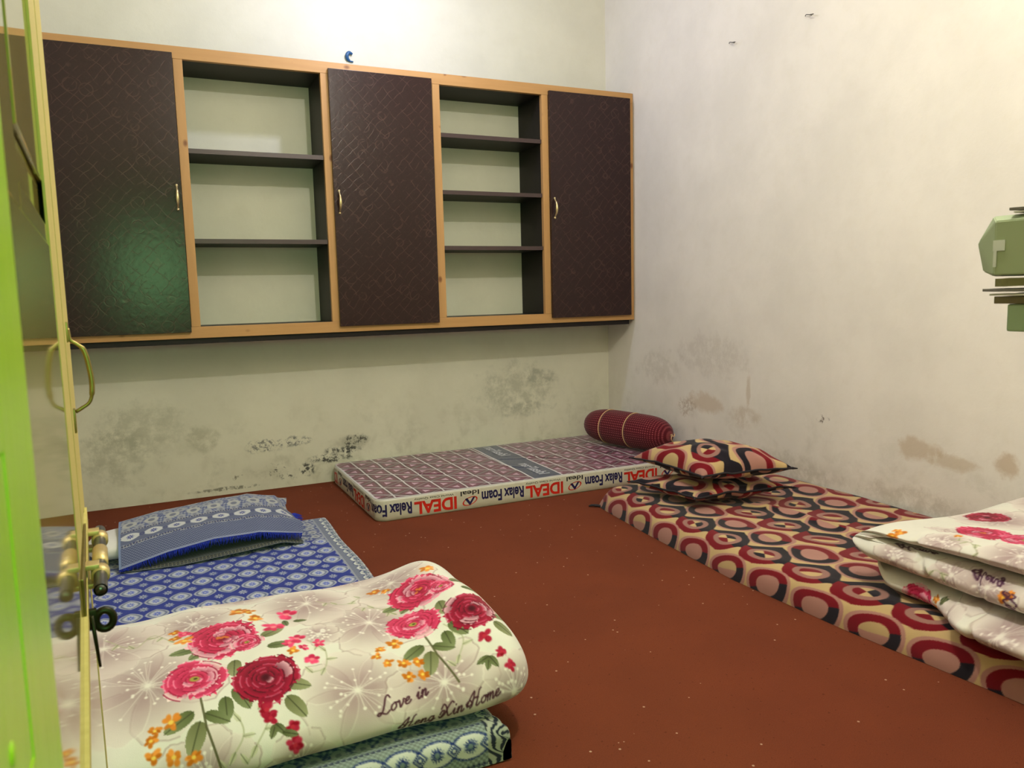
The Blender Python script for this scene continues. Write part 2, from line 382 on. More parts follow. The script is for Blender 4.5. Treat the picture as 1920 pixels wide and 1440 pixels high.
struct(bmo('wall_hall', bm, m_hall))
t = NT('daylit_green_glass'); t.fin(L4(80, 190, 90), .2); t.b.inputs['Emission Color'].default_value = (.18, .9, .25, 1); t.b.inputs['Emission Strength'].default_value = .8; m_gw = t.m
wn = struct(empty('window_1', (-2.53, -5.45, .95)))
at(box_obj('pane', (-2.86, -5.50, .95), (-2.20, -5.49, 1.72), m_gw, wn, 0), wn.location)
bm = bmesh.new(); box(bm, (-2.86, -5.47, .95), (-2.81, -5.42, 1.72)); box(bm, (-2.25, -5.47, .95), (-2.20, -5.42, 1.72)); box(bm, (-2.81, -5.47, .95), (-2.25, -5.42, .99)); box(bm, (-2.81, -5.47, 1.68), (-2.25, -5.42, 1.72))
at(bmo('window_frame', bm, m_green, wn), wn.location)

# door jamb, lime green, with the recess of a strike plate
jb = bmesh.new()
y0, y1, rz0, rz1, ry = -4.03, -3.778, .815, .944, -3.858
box(jb, (-2.80, y0, 0), (-2.724, y1, 2.10)); 
box(jb, (-2.724, ry, 0), (-2.7195, y1, 2.10), .0012); box(jb, (-2.724, y0, 0), (-2.7195, ry, rz0), 0); box(jb, (-2.724, y0, rz1), (-2.7195, ry, 2.10), 0)
box(jb, (-1.876, y0, 0), (-1.80, y1, 2.10), .002); box(jb, (-2.80, y0, 2.10), (-1.80, y1, 2.16), .002)
jamb = struct(bmo('trim_1', jb, m_green), 'lime green painted door frame with a cracked lock recess')
bm = bmesh.new(); box(bm, (-2.7242, -3.99, rz0+.0015), (-2.7200, ry-.0015, rz1-.0015), .0006)
for zz in (.84, .92): bmesh.ops.create_uvsphere(bm, u_segments=12, v_segments=6, radius=.0045, matrix=Matrix.Translation((-2.7200, -3.90, zz))@Matrix.Diagonal((.3, 1, 1, 1)))
bmo('strike_plate', bm, m_green, jamb)

# ------------------------------------------------------------------ the open door leaf
DN = np.array([.99875654, .04985353, 0]); DD = np.array([-.04985302, .99875, 0])
def dp(s, d, z):
    p = CAMLOC+DN*(-.0352+s)+DD*d; return (p[0], p[1], z)
MD = Matrix(((DN[0], DD[0], 0, dp(0, 0, 0)[0]), (DN[1], DD[1], 0, dp(0, 0, 0)[1]), (0, 0, 1, 0), (0, 0, 0, 1)))   # local x = off the face, y = along leaf
door = struct(empty('door_1', dp(0, .46, 0)), 'open yellow varnished wooden door leaf with brass pull and slide bolt')
def dpart(name, fn, mat, parent=None, smooth=False):
    bm = bmesh.new(); fn(bm); bmesh.ops.transform(bm, matrix=MD, verts=bm.verts)
    o = bmo(name, bm, mat, parent or door, smooth)
    if parent is None: at(o, door.location)
    else: o.matrix_parent_inverse = Matrix.Translation(-Vector(door.location)) if False else Matrix()
    return o
# stiles and rails stand 4 mm proud of sunk panels
def leaf(bm):
    box(bm, (-.036, .452, .015), (-.006, 1.198, 2.09))
    box(bm, (-.006, .452, .015), (0, 1.198, 1.058), .0006)
    box(bm, (-.006, .452, 1.0585), (0, .555, 2.09), .001)
    box(bm, (-.006, 1.02, 1.0585), (0, 1.198, 2.09), .001)
    box(bm, (-.006, .555, 1.95), (0, 1.02, 2.09), .001)
dpart('leaf', leaf, m_door)
def mould(a, b):
    def f(bm):
        for (ya, yb, za, zb) in ((.555, .575, a, b), (1.0, 1.02, a, b), (.575, 1.0, a, a+.018), (.575, 1.0, b-.018, b)): box(bm, (-.0055, ya, za), (-.001, yb, zb), .0015)
        box(bm, (-.0058, .62, a+.06), (-.002, .955, b-.06), .0018)
    return f
dpart('panel_moulding', mould(1.06, 1.948), m_door)
def bead(bm):
    box(bm, (-.002, 1.045, .73), (.0006, 1.196, 2.09), .0003); box(bm, (-.002, .89, .73), (.0006, 1.025, 2.09), .0003); box(bm, (-.002, 1.172, .02), (.0006, 1.196, .7295), .0003)
    box(bm, (-.036, 1.196, .015), (.0006, 1.200, 2.09), .0005)
dpart('edge_bead', bead, m_bead)
def lath(bm):
    a, b = (.60, .615), (1.19, .725); h = .022
    vs = [bm.verts.new((x, y, z)) for x in (-.001, .0035) for (y, z) in ((a[0], a[1]-.006), (b[0], b[1]-h), (b[0], b[1]), (a[0], a[1]+.010))]
    for q in ((4, 5, 6, 7), (3, 2, 1, 0), (0, 1, 5, 4), (1, 2, 6, 5), (2, 3, 7, 6), (3, 0, 4, 7)): bm.faces.new([vs[i] for i in q])
dpart('split_lath', lath, m_bead)
# pull handle
def pull(bm):
    pts = cr([(.002, 1.10, .972), (.004, 1.10, .958), (.010, 1.10, .953), (.018, 1.10, .944), (.0225, 1.10, .920), (.0235, 1.10, .898), (.020, 1.10, .880), (.010, 1.10, .872), (.003, 1.10, .868)], 40)
    tube(bm, pts, [.0025]*4+[.0022]*6+[.0032]*20+[.0022]*6+[.0024]*4, 10)
    box(bm, (0, 1.093, .955), (.003, 1.107, .980), .001); box(bm, (0, 1.093, .842), (.003, 1.107, .872), .001)
h = dpart('door_handle', pull, m_brass_old, smooth=True)
# slide bolt
bolt = dpart('slide_bolt', lambda bm: (box(bm, (0, .90, .672), (.0025, 1.17, .716), .001)), m_brass_old)
def bpart(name, fn, mat, smooth=True):
    bm = bmesh.new(); fn(bm); bmesh.ops.transform(bm, matrix=MD, verts=bm.verts)
    o = bmo(name, bm, mat, bolt, smooth); return o
def rod(bm):
    tube(bm, [(.0165, 1.19, .690), (.0165, .935, .690)], .0072, 18, cap=False); tube(bm, [(.0165, .935, .690), (.0165, .94, .690), (.0165, 1.18, .690)], .0055, 18)
bpart('rod', rod, m_steel)
def strap(ya, yb):
    def f(bm):
        tube(bm, [(.0165, ya, .690), (.0165, yb, .690)], .0100, 20); box(bm, (0, ya, .676), (.0165, yb, .682), .001); box(bm, (0, ya, .698), (.0165, yb, .704), .001)
    return f
for a, b in ((.985, 1.005), (1.135, 1.155)): bpart('strap', strap(a, b), m_peach)
bpart('collar', lambda bm: tube(bm, [(.0165, 1.03, .690), (.0165, 1.09, .690)], .0088, 20), m_peach)
def hasp(bm):
    n = 20; ring = []
    for k in range(n):
        a = 2*math.pi*k/n; ring.append((.018+.0085*math.cos(a), .93, .658+.0105*math.sin(a)))
    tube(bm, ring, .0042, 8, closed=True); box(bm, (.002, .926, .650), (.011, .934, .672), .001)
bpart('hasp_ring', hasp, m_blackmetal)
bpart('pin', lambda bm: tube(bm, [(.006, .92, .668), (.008, .92, .64), (.010, .92, .610)], [.0022, .0020, .0014], 8), m_blackmetal)

# ------------------------------------------------------------------ wall cabinet
cab = tag(empty('wall_cabinet', (XL/2, -CD/2, ZB)), 'long pine-framed wall cabinet with three dark patterned doors and two open shelf bays', 'cabinet')
cb = cab.location
def cpart(name, boxes, mat, bev=.0015, parent=None):
    bm = bmesh.new()
    for a, b in boxes: box(bm, a, b, bev)
    o = bmo(name, bm, mat, parent or cab)
    if parent is None: at(o, cb)
    return o
F0, F1 = -CD, -CD+.025
cpart('top_rail', [((XL, F0, 2.092), (-.004, F1, ZT))], m_pine_h)
cpart('bottom_rail', [((XL, F0, ZB), (-.004, F1, .886))], m_pine_h)
for a, b in ((XL, -2.985), (-2.473, -2.433), (-1.815, -1.772), (-1.258, -1.202), (-.605, -.566), (-.040, -.004)):
    cpart('post', [((a, F0, .8865), (b, F1, 2.0915))], m_pine_v)
cpart('top_board', [((XL, F1, 2.092), (-.004, -.001, 2.112))], m_dark)
cpart('bottom_board', [((XL, F1-.012, .806), (-.03, -.001, ZB-.0005)), ], m_dark)
for a in (-1.815, -.605, -2.455, -1.222): cpart('side_panel', [((a, F1, .8335), (a+.018, -.001, 2.0915))], m_dark)
cpart('floor_panel', [((-2.433, F1, .872), (-1.817, -.001, .886))], m_dark); cpart('floor_panel', [((-1.20, F1, .872), (-.607, -.001, .886))], m_dark)
for (a, b, zs) in ((-2.435, -1.8165, (1.702, 1.293)), (-1.2035, -.6065, (1.851, 1.557, 1.266))):
    for z in zs:
        s_ = cpart('shelf', [((a, F1-.012, z-.020), (b, -.001, z))], m_dark, .001)
        cpart('shelf_edge', [((a, F1-.015, z-.021), (b, F1-.0125, z+.0005))], m_dark_edge, .0005, parent=s_)
        s_ = None
def cab_handle(x, z0, z1, par):
    bm = bmesh.new(); y = F0-.019
    pts = cr([(x, y-.002, z1), (x, y-.010, z1-.012), (x, y-.024, z1-.028), (x, y-.028, (z0+z1)/2), (x, y-.024, z0+.028), (x, y-.010, z0+.012), (x, y-.002, z0)], 30)
    rr = [.0042+.0028*math.exp(-((i-15)/6)**2) for i in range(30)]; tube(bm, pts, rr, 12)
    for z in (z0, z1): bmesh.ops.create_uvsphere(bm, u_segments=12, v_segments=8, radius=.0065, matrix=Matrix.Translation((x, y-.003, z)))
    bmo('handle', bm, m_brass, par, True)
for a, b, hx in ((-2.992, -2.475, -2.495), (-1.780, -1.250, -1.756), (-.566, -.034, -.545)):
    d_ = cpart('door', [((a, F0-.019, .862), (b, F0-.001, 2.113))], m_lam, .0012)
    cab_handle(hx, 1.422, 1.530, d_)
# cream filler where plaster meets the dark panels

# ------------------------------------------------------------------ little things on the walls
bm = bmesh.new()
tube(bm, cr([(-1.578, -.012, 2.283), (-1.596, -.015, 2.288), (-1.607, -.014, 2.272), (-1.603, -.010, 2.256), (-1.590, -.003, 2.248)], 20), [.006+.004*math.sin(i/19*3.14) for i in range(20)], 8)
tube(bm, [(-1.604, -.002, 2.252), (-1.588, -.009, 2.246), (-1.574, -.004, 2.246)], .004, 8)
tag(bmo('wall_hook', bm, m_blue, None, True), 'small blue plastic hook stuck on the wall just above the cabinet', 'hook')
for nm, (y, z), lab in (('nail', (-1.641, 2.155), 'bent nail high on the right wall, upper of the two'), ('nail', (-1.159, 2.182), 'bent nail high on the right wall, nearer the corner')):
    bm = bmesh.new(); tube(bm, cr([(.004, y, z), (-.010, y, z), (-.018, y-.006, z-.003), (-.022, y-.03, z-.008)], 14), .0022, 7)
    tube(bm, cr([(-.010, y, z), (-.012, y+.02, z+.006), (-.008, y+.028, z+.002)], 10), .0018, 6)
    tag(bmo(nm, bm, m_wire, None, True), lab, 'nail', None)

# ------------------------------------------------------------------ foam mattress
FX0, FX1, FY0, FY1, FZ = -1.795, -.035, -.905, -.012, .102
def foam_col(X, Y, top):
    W, G = np.array([214, 212, 212.]), np.array([118, 40, 78.])
    c = np.zeros(X.shape+(3,)); c[:] = G
    px = .1175; k = (X+1.70)/px; fx = k-np.floor(k); hx = np.minimum(fx, 1-fx)*px
    py = .16; yy = Y+.21+.08*k
    d1 = np.abs(yy/py-np.round(yy/py))*py*.82
    yy2 = Y+.21-.08*k
    d2 = np.abs(yy2/py-np.round(yy2/py))*py*.82
    # triangles: darker rims, a tiny white triangle in the middle of each
    e = np.minimum(np.minimum(hx, d1), d2)
    c = c*(1-.50*ss(.022, .003, e)[..., None]*(np.sin(np.floor(yy/py)*3+np.floor(k))*.3+.7)[..., None])
    c[e > .0305] = (206, 170, 190)
    al = ss(.0055, .0030, hx)[..., None]; c = c*(1-al)+W*al
    al = ss(.0050, .0024, d1)[..., None]; c = c*(1-al)+W*al
    al = (.65*ss(.0036, .0012, d2))[..., None]; c = c*(1-al)+W*al
    # clear-film haze
    hz = (.26*ss(.3, .9, .5+.5*vnoise(X*.8, Y*1.1, 5, 2))*ss(-1.62, -1.2, X))[..., None]; c = c*(1-hz)+np.array([160, 140, 152.])*hz
    bx0, bx1 = -1.0+.03*(Y+.9)/.9, -.84+.03*(Y+.9)/.9
    band = (X > bx0) & (X < bx1); c[band] = (58, 66, 98)
    for b in (bx0, bx1):
        al = ss(.006, .003, np.abs(X-b))[..., None]; c = c*(1-al)+W*al
    ed = np.minimum.reduce([X-FX0, FX1-X, Y-FY0, FY1-Y]); al = ss(.016, .012, ed)[..., None]; c = c*(1-al)+W*al
    return c
def rrect(n, inset=0., rad=.055):
    x0, x1, y0, y1 = FX0+inset, FX1-inset, FY0+inset, FY1-inset; r = max(rad-inset, .004); pts = []
    for cx, cy, a0 in ((x1-r, y1-r, 0), (x0+r, y1-r, 90), (x0+r, y0+r, 180), (x1-r, y0+r, 270)):
        for a in range(0, 91, 6): q = math.radians(a0+a); pts.append((cx+r*math.cos(q), cy+r*math.sin(q)))
    p = np.array(pts+pts[:1]); s = np.r_[0, np.cumsum(np.hypot(*np.diff(p, axis=0).T))]; q = np.linspace(0, s[-1], n, endpoint=False)
    return np.stack([np.interp(q, s, p[:, 0]), np.interp(q, s, p[:, 1])], 1), s[-1]
foam = tag(empty('foam_mattress', ((FX0+FX1)/2, (FY0+FY1)/2, 0)), 'new foam mattress in maroon and white printed film, lying along the back wall', 'mattress')
prof = [(.006, .0), (.0, .006), (0, .03), (0, .06), (0, .092), (.003, .099), (.009, FZ)]
rings = []; cols = []
for ins, z in prof:
    r_, per = rrect(900, ins); rings.append(np.c_[r_, np.full(900, z)]); cols.append(np.tile([204, 198, 180.], (900, 1)))
cols[-1][:] = (224, 222, 216); cols[-2][:] = (214, 210, 200)
side = grid('side_band', np.array(rings), m_foamprint, np.array(cols), foam, wrapu=True); at(side, foam.location)
nx, ny = 900, 460
xs = np.linspace(0, 1, nx); ys = np.linspace(0, 1, ny); XX, YY = np.meshgrid(FX0+.004+xs*(FX1-FX0-.008), FY0+.004+ys*(FY1-FY0-.008))
r = .05   # pull grid corners round
cx = np.clip(XX, FX0+r+.004, FX1-r-.004); cy = np.clip(YY, FY0+r+.004, FY1-r-.004); dx, dy = XX-cx, YY-cy
both = (np.abs(dx) > 0) & (np.abs(dy) > 0); mx = np.maximum(np.abs(dx), np.abs(dy)); hy = np.hypot(dx, dy)+1e-9
sc = np.where(both, mx/hy, 1.); XX2, YY2 = cx+dx*sc, cy+dy*sc
ed = np.minimum.reduce([XX-FX0, FX1-XX, YY-FY0, FY1-YY])
ZZ = FZ+.0015*ss(0, .06, ed)+.0016*vnoise(XX*1.3, YY*1.6, 3)*ss(0, .08, ed)
for (a, b, cc, dd_, hh) in ((-1.46, -.50, -1.35, -.56, .005), (-1.30, -.62, -1.22, -.55, .004), (-.78, -.42, -.66, -.60, .005), (-.60, -.35, -.66, -.55, .004), (-.95, -.40, -.80, -.47, .004), (-1.0, -.58, -.88, -.70, .004)):
    ZZ += hh*gauss_line(XX, YY, [(a, b), ((a+cc)/2+.01, (b+dd_)/2-.01), (cc, dd_)], .008)*.35+hh*.2*gauss_line(XX, YY, [(a, b), (cc, dd_)], .012)
top = grid('top_film', np.stack([XX2, YY2, ZZ], -1), m_foamprint, aa(foam_col, XX+.004*vnoise(XX*3, YY*3, 9, 2), YY+.004*vnoise(XX*3, YY*3, 11, 2), .002, True), foam); at(top, foam.location)
# printed words on the side, upside down
def mat_ink(name, rgb): return plain(name, rgb, .4, var=.06, scale=200, bump=0)
ink_navy, ink_red, ink_black = mat_ink('navy_ink', (32, 30, 82)), mat_ink('red_ink', (206, 40, 26)), mat_ink('black_ink', (40, 38, 44))
def text_polys(s, bold=0.):
    cu = bpy.data.curves.new('tmp', 'FONT'); cu.body = s; cu.size = 1.; cu.offset = bold; cu.resolution_u = 4
    o = bpy.data.objects.new('tmp', cu); C.objects.link(o); bpy.context.view_layer.update()
    me = o.to_mesh(); V = np.array([v.co[:2] for v in me.vertices]); Fc = [tuple(p.vertices) for p in me.polygons]
    o.to_mesh_clear(); bpy.data.objects.remove(o); bpy.data.curves.remove(cu)
    return V, Fc
pathp, PER = rrect(3600, 0.)
s_arr = np.arange(3600)/3600*PER
# arc length measured along the front face from its left corner towards +x; the corner itself and the left end carry negative values
i0 = int(np.argmin(np.hypot(pathp[:, 0]-(FX0), pathp[:, 1]-(FY0+.055))))
def side_point(a):
    """a = distance along the side to the right of the left end of the rounded corner"""
    f = ((i0+a/PER*3600) % 3600); j = int(f) % 3600; k = (j+1) % 3600; t_ = f-int(f); p = pathp[j]*(1-t_)+pathp[k]*t_; d = pathp[k]-pathp[j]; d /= np.hypot(*d)+1e-9
    return p[0]+d[1]*.0008, p[1]-d[0]*.0008
A_FRONT = .0864-(FX0+.055)         # a = x + A_FRONT along the front
def side_text(parts, s, a0, a1, z0, z1, ink, bold=.02):
    """word fills a0..a1, upside down: reads from a1 to a0"""
    V, Fc = text_polys(s, bold); mn, mx_ = V.min(0), V.max(0); u = (V-mn)/(mx_-mn)
    vs = []
    for (uu, vv_) in u:
        x, y = side_point(a1-uu*(a1-a0)); vs.append((x, y, z1-vv_*(z1-z0)))
    parts.append((vs, Fc, ink))
parts = []
for k in range(-2, 3):
    b = .567*k+A_FRONT
    side_text(parts, 'IDEAL', -1.619+b, -1.412+b, .012, .072, 1, .035)
    side_text(parts, 'World Class Quality', -1.619+b, -1.425+b, .078, .090, 2, 0.)
    side_text(parts, 'Ideal', -1.392+b, -1.298+b, .068, .090, 2, .02)
    side_text(parts, 'Foam', -1.285+b, -1.180+b, .022, .078, 0, .03) if k < 2 else None
    side_text(parts, 'Relax', -1.169+b, -1.063+b, .022, .078, 0, .03) if k < 2 else None
    # logo: a V in an ellipse
    cxl, n = -1.345+b, 28
    vs = []; fc = []
    for q in range(n):
        for rr in (1., .82):
            al = 2*math.pi*q/n; ex, ez = .040*rr*math.cos(al), .018*rr*math.sin(al); x_, z_ = ex*.93-ez*.5, ex*.32+ez*.93
            x, y = side_point(cxl+x_); vs.append((x, y, .040+z_))
    for q in range(n): a, b2 = 2*q, 2*((q+1) % n); fc.append((a, b2, b2+1, a+1))
    parts.append((vs, fc, 1))
    vs = []; 
    for (ax, az) in ((-.026, .052), (0, .018), (.028, .060), (.016, .058), (0, .036), (-.014, .056)):
        x, y = side_point(cxl+ax); vs.append((x, y, az))
    parts.append((vs, [(0, 1, 4, 5), (1, 2, 3, 4)], 0))
V_, F_, I_ = [], [], []
for vs, fc, ink in parts:
    o_ = len(V_); V_ += vs; F_ += [tuple(i+o_ for i in f) for f in fc]; I_ += [ink]*len(fc)
# film band lettering on the top
for s, ya, yb in (('Ideal', -.84, -.70), ('Foam', -.69, -.57), ('Ideal', -.34, -.20), ('Foam', -.19, -.06)):
    V, Fc = text_polys(s, .02); mn, mx_ = V.min(0), V.max(0); u = (V-mn)/(mx_-mn); o_ = len(V_)
    for (uu, vv_) in u:
        y = ya+uu*(yb-ya); x = -.945+.03*(y+.9)/.9+vv_*.062+uu*0; V_.append((x, y, FZ+.0034))
    F_ += [tuple(i+o_ for i in f) for f in Fc]; I_ += [3]*len(Fc)
for target, keep in ((side, (0, 1, 2)), (top, (3,))):      # the print belongs to the film it is on
    bm = bmesh.new(); bm.from_mesh(target.data); vm = {}
    for f, ink in zip(F_, I_):
        if ink not in keep: continue
        for i in f:
            if i not in vm: vm[i] = bm.verts.new(V_[i])
        try: nf = bm.faces.new([vm[i] for i in f])
        except ValueError: continue
        nf.material_index = 1+keep.index(ink); nf.smooth = False
    bm.to_mesh(target.data); bm.free()
pale = mat_ink('pale_ink', (196, 198, 206))
for m_ in (ink_navy, ink_red, ink_black): side.data.materials.append(m_)
top.data.materials.append(pale)

# ------------------------------------------------------------------ bolster
bA, bB = np.array([-.262, -.175, .209]), np.array([-.112, -.800, .2085]); R0 = .101
ax = bB-bA; Lb = np.linalg.norm(ax); ax /= Lb; e1 = np.cross(ax, [0, 0, 1.]); e1 /= np.linalg.norm(e1); e2 = np.cross(e1, ax)
bol = tag(empty('bolster', (float((bA+bB)[0]/2), float((bA+bB)[1]/2), .103)), 'maroon dotted bolster cushion tied with pale cord, on the foam mattress in the corner', 'bolster')
nt_, na = 360, 300; tt = np.linspace(-1, 1, nt_); tt = np.sign(tt)*(1-(1-np.abs(tt))**1.5); th = np.linspace(0, 2*np.pi, na, endpoint=False)
rad = R0*np.clip(1-np.abs(tt)**5.5, 0, 1)**.5*(1-.05*tt**2)
for q in (-.42, .18): rad = rad*(1-.05*np.exp(-((tt-q)/.035)**2))
T, H = np.meshgrid(tt, th, indexing='ij'); RR = rad[:, None]*(1+.006*np.sin(H*9+T*4)+.02*(np.abs(T)**8)*np.sin(H*22))
Pb = (bA+bB)/2+ax*(T*Lb/2)[..., None]+(e1*np.cos(H)[..., None]+e2*np.sin(H)[..., None])*RR[..., None]
Pb[..., 2] = np.maximum(Pb[..., 2], .1075)
U = T*Lb/2; Vv = H*R0; g_ = .0145
du = np.abs(U/g_-np.round(U/g_))*g_; dv = np.abs(Vv/g_-np.round(Vv/g_))*g_
cb_ = np.zeros(T.shape+(3,)); cb_[:] = (88, 14, 26); m1 = ss(.0045, .002, du)*.45+ss(.0045, .002, dv)*.45; cb_ = cb_*(1-m1[..., None]*.6)+np.array([60, 12, 24.])*m1[..., None]*.6
dot = ss(.0048, .0025, np.hypot(du, dv)); cb_ = cb_*(1-dot[..., None]*.8)+np.array([190, 96, 100.])*dot[..., None]*.8
at(grid('body', Pb, m_print, cb_, bol, wrapu=True), bol.location)
m_cord = plain('pale_cord', (206, 168, 124), .7)
for q in (-.42, .18):
    bm = bmesh.new(); c0 = (bA+bB)/2+ax*q*Lb/2
    tube(bm, [c0+(e1*math.cos(a)+e2*math.sin(a))*R0*.985 for a in np.linspace(0, 6.283, 60, endpoint=False)], .0032, 8, closed=True)
    at(bmo('cord', bm, m_cord, bol, True), bol.location)
bm = bmesh.new(); tip = (bA+bB)/2+ax*Lb/2
tube(bm, cr([tip-ax*.01, tip+ax*.012+e2*.01, tip+ax*.016-e2*.012+e1*.012, tip+ax*.014-e2*.04-e1*.012], 16), .0032, 7)
tube(bm, cr([tip-ax*.01, tip+ax*.014-e1*.012, tip+ax*.012-e1*.02+e2*.012], 10), .003, 7)
at(bmo('tie', bm, m_cord, bol, True), bol.location)

# ------------------------------------------------------------------ swirl print (bedding on the right)
def swirl(X, Y, x0=-.535, y0=-1.866, px=.286, py=.198, bk=0.):
    RED, BLK, BEI, TAU = [np.array(v, float) for v in ((118, 10, 24), (30, 25, 34), (198, 170, 120), (156, 114, 102))]
    wx = X+.006*np.sin(Y*31+X*9)+.008*vnoise(X*2.2, Y*2.2, 21, 2); wy = Y+.008*np.sin(X*22+1)+.008*vnoise(X*2.2, Y*2.2, 22, 2)
    ix = np.round((wx-x0)/px); iy = np.round((wy-y0)/py); lx = wx-x0-ix*px; ly = wy-y0-iy*py
    jx = np.floor((wx-x0)/px); jy = np.floor((wy-y0)/py); mx_ = wx-x0-(jx+.5)*px; my = wy-y0-(jy+.5)*py
    qx, qy = px/.286, py/.198
    rP = np.hypot(lx/(.078*qx), ly/(.083*qy)+.28*lx/(.07*qx)); rR = np.hypot(mx_/(.063*qx), my/(.079*qy))
    # narrow necks carry the dark band from one pinwheel to the next along y
    t_ = np.abs(ly)/(py/2); nk = np.abs(lx+.12*ly*np.sign(ly)-.02*qx)/((.019+.055*(1-t_)**2)*qx)
    F = np.exp(-5*(rP-1.06))+np.exp(-3.2*(nk-1.0))
    G = np.exp(-9*(rR-1.0))
    c = np.zeros(X.shape+(3,)); c[:] = BEI
    band = F > 1.0; s1 = (lx*1.2-ly*.35+.008+bk > 0)
    c[band & s1] = BLK; c[band & ~s1] = RED
    c[(rP < .70)] = TAU
    k = ((ix*3+iy*5) % 4); an = np.arctan2(ly, lx)+k*1.1; core = rP < .44
    c[core] = BEI; c[core & (np.cos(an) > .62)] = BLK; c[core & (np.cos(an) < -.62)] = RED
    one = core & (k == 2); c[one] = BEI; c[one & (lx+ly > 0)] = RED
    o_ = (rR < 1.22) & (rR >= 1.05) & ~(F > 1.25); c[o_] = TAU*1.12
    rb = rR < 1.05; s2 = (mx_+.3*my < 0); c[rb & s2] = BLK; c[rb & ~s2] = RED
    k2 = ((jx*3+jy*7) % 3); ic = rR < .62; c[ic] = TAU*1.12; c[ic & (k2 == 1) & (mx_ > 0)] = BEI*.95
    return c

# floor mattress with swirl cover
ny, nxs = 800, 300
yv = np.linspace(-1.165, -3.50, ny); L_side = .10
xf = np.interp(-yv, [1.16, 1.25, 1.6, 2.2, 2.66, 3.13, 3.5], [-.800, -.815, -.850, -.893, -.880, -.842, -.83])
arc = np.linspace(0, .98, nxs); Hh = .105
PX = np.zeros((ny, nxs)); PZ = np.zeros((ny, nxs))
R1 = .085
for i in range(ny):
    th_ = np.clip(arc/(R1*1.45), 0, np.pi/2)
    x = xf[i]+R1*(1-np.cos(th_))+np.maximum(arc-R1*1.45*np.pi/2, 0)
    z = Hh*np.sin(th_)**.9
    PX[i] = x; PZ[i] = z
YYb = np.repeat(yv[:, None], nxs, 1)
PX = np.minimum(PX, -.006)
endf = np.clip((1-(1-np.clip((-1.165-yv)/.10, 0, 1))**2.4), 0, 1)**.42
PZ = PZ*endf[:, None]
flat = ss(.05, .2, arc)[None]*ss(0, .15, -1.165-yv)[:, None]
PZ += flat*(.005*vnoise(PX*.9, YYb*.7, 31, 2)+.0025*vnoise(PX*3, YYb*2.5, 32, 2))
PZ += ss(-.25, -.02, PX)*.016*endf[:, None]
fold = gauss_line(PX, YYb, [(-.42, -1.80), (-.385, -1.95), (-.40, -2.12), (-.37, -2.30), (-.40, -2.5)], .022)
PZ += fold*.014
PZ += .006*np.sin(YYb*7.5+1)*ss(.16, .05, arc)[None]*ss(0, .05, arc)[None]
Uc = arc[None]-.994+.040*ss(-.42, -.37, PX)*ss(-1.75, -1.9, YYb)*ss(-2.6, -2.4, YYb)+0*PX
bed = tag(empty('floor_mattress', (-.43, -2.3, 0)), 'floor mattress under a red, black and beige swirl cover, along the right wall', 'mattress')
PZ = np.maximum(PZ, .001)
at(grid('cover', np.stack([PX, YYb, PZ], -1), m_print, aa(swirl, Uc, YYb, .0035), bed), bed.location)
bm = bmesh.new(); tube(bm, cr([(-.80, -1.19, .006), (-.815, -1.175, .008), (-.835, -1.165, .010), (-.85, -1.158, .006)], 12), [.007, .006, .006, .006, .007, .006, .006, .005, .006, .005, .004, .002], 8)
m_blackcloth = plain('black_piping', (34, 28, 34), .8)
at(bmo('corner_tassel', bm, m_blackcloth, bed, True), bed.location)

# cushions
def cushion(cor, zc, T_up, T_dn, seed, label, tilt=0.):
    n = 190; u = np.linspace(-1, 1, n); u = np.sign(u)*(1-(1-np.abs(u))**1.25); Ug, Vg = np.meshgrid(u, u)
    Lc, Fc_, Rc, Bc = [np.array(c_, float) for c_ in cor]
    s_ = (Ug+1)/2; t_ = (Vg+1)/2
    # pull edges inward between the corners
    k = .10; s2 = .5+(s_-.5)*(1-k*(1-Vg**2)*np.abs(Ug)**3); t2 = .5+(t_-.5)*(1-k*(1-Ug**2)*np.abs(Vg)**3)
    base = (Lc*(1-s2)[..., None]+Fc_*s2[..., None])*(1-t2)[..., None]+(Bc*(1-s2)[..., None]+Rc*s2[..., None])*t2[..., None]
    h = (np.clip(1-Ug**2, 0, 1)*np.clip(1-Vg**2, 0, 1))**.5
    h = h**.85
    wob = 1+.10*vnoise(Ug*.7, Vg*.7, seed, 2)
    up = base.copy(); up[..., 2] += h*T_up*wob; dn = base.copy(); dn[..., 2] -= h*T_dn
    edge = .008*vnoise(Ug*1.1, Vg*1.1, seed+1, 2)
    up[..., 2] += edge; dn[..., 2] += edge
    o = tag(empty('cushion', tuple((Lc+Rc)/2-np.array([0, 0, zc]))), label, 'cushion', None)
    w1 = np.linalg.norm(Fc_-Lc); w2 = np.linalg.norm(Rc-Fc_)
    cu_ = aa(swirl, t_*w2*.95+.07*seed, s_*w1*1.0+.05*seed, .003, 0, 0, .25, .19, .045)
    cd_ = aa(swirl, t_*w2*.95+.11+.07*seed, s_*w1*1.0+.03+.05*seed, .003, 0, 0, .25, .19, .045)
    at(grid('upper_face', up, m_print, cu_, o), o.location)
    at(grid('under_face', dn[::-1], m_print, cd_[::-1], o), o.location)
    ring = list(up[0, ::4])+list(up[::4, -1])[1:]+list(up[-1, ::-4])[1:]+list(up[::-4, 0])[1:-1]
    bm = bmesh.new(); tube(bm, ring, .0045, 8, closed=True)
    for cc in (up[0, 0], up[0, -1], up[-1, -1], up[-1, 0]):
        m_ = (Lc+Rc)/2; d = np.array(cc)-m_; d /= np.linalg.norm(d); tube(bm, [np.array(cc)-d*.004, np.array(cc)+d*.018], [.006, .002], 6)
    at(bmo('piping', bm, m_blackcloth, o, True), o.location)
    return o
cushion([(-.765, -1.385, .160), (-.695, -1.745, .158), (-.262, -1.835, .168), (-.315, -1.49, .172)], .05, .046, .044, 1, 'swirl print cushion directly on the right mattress, underneath the other cushion')
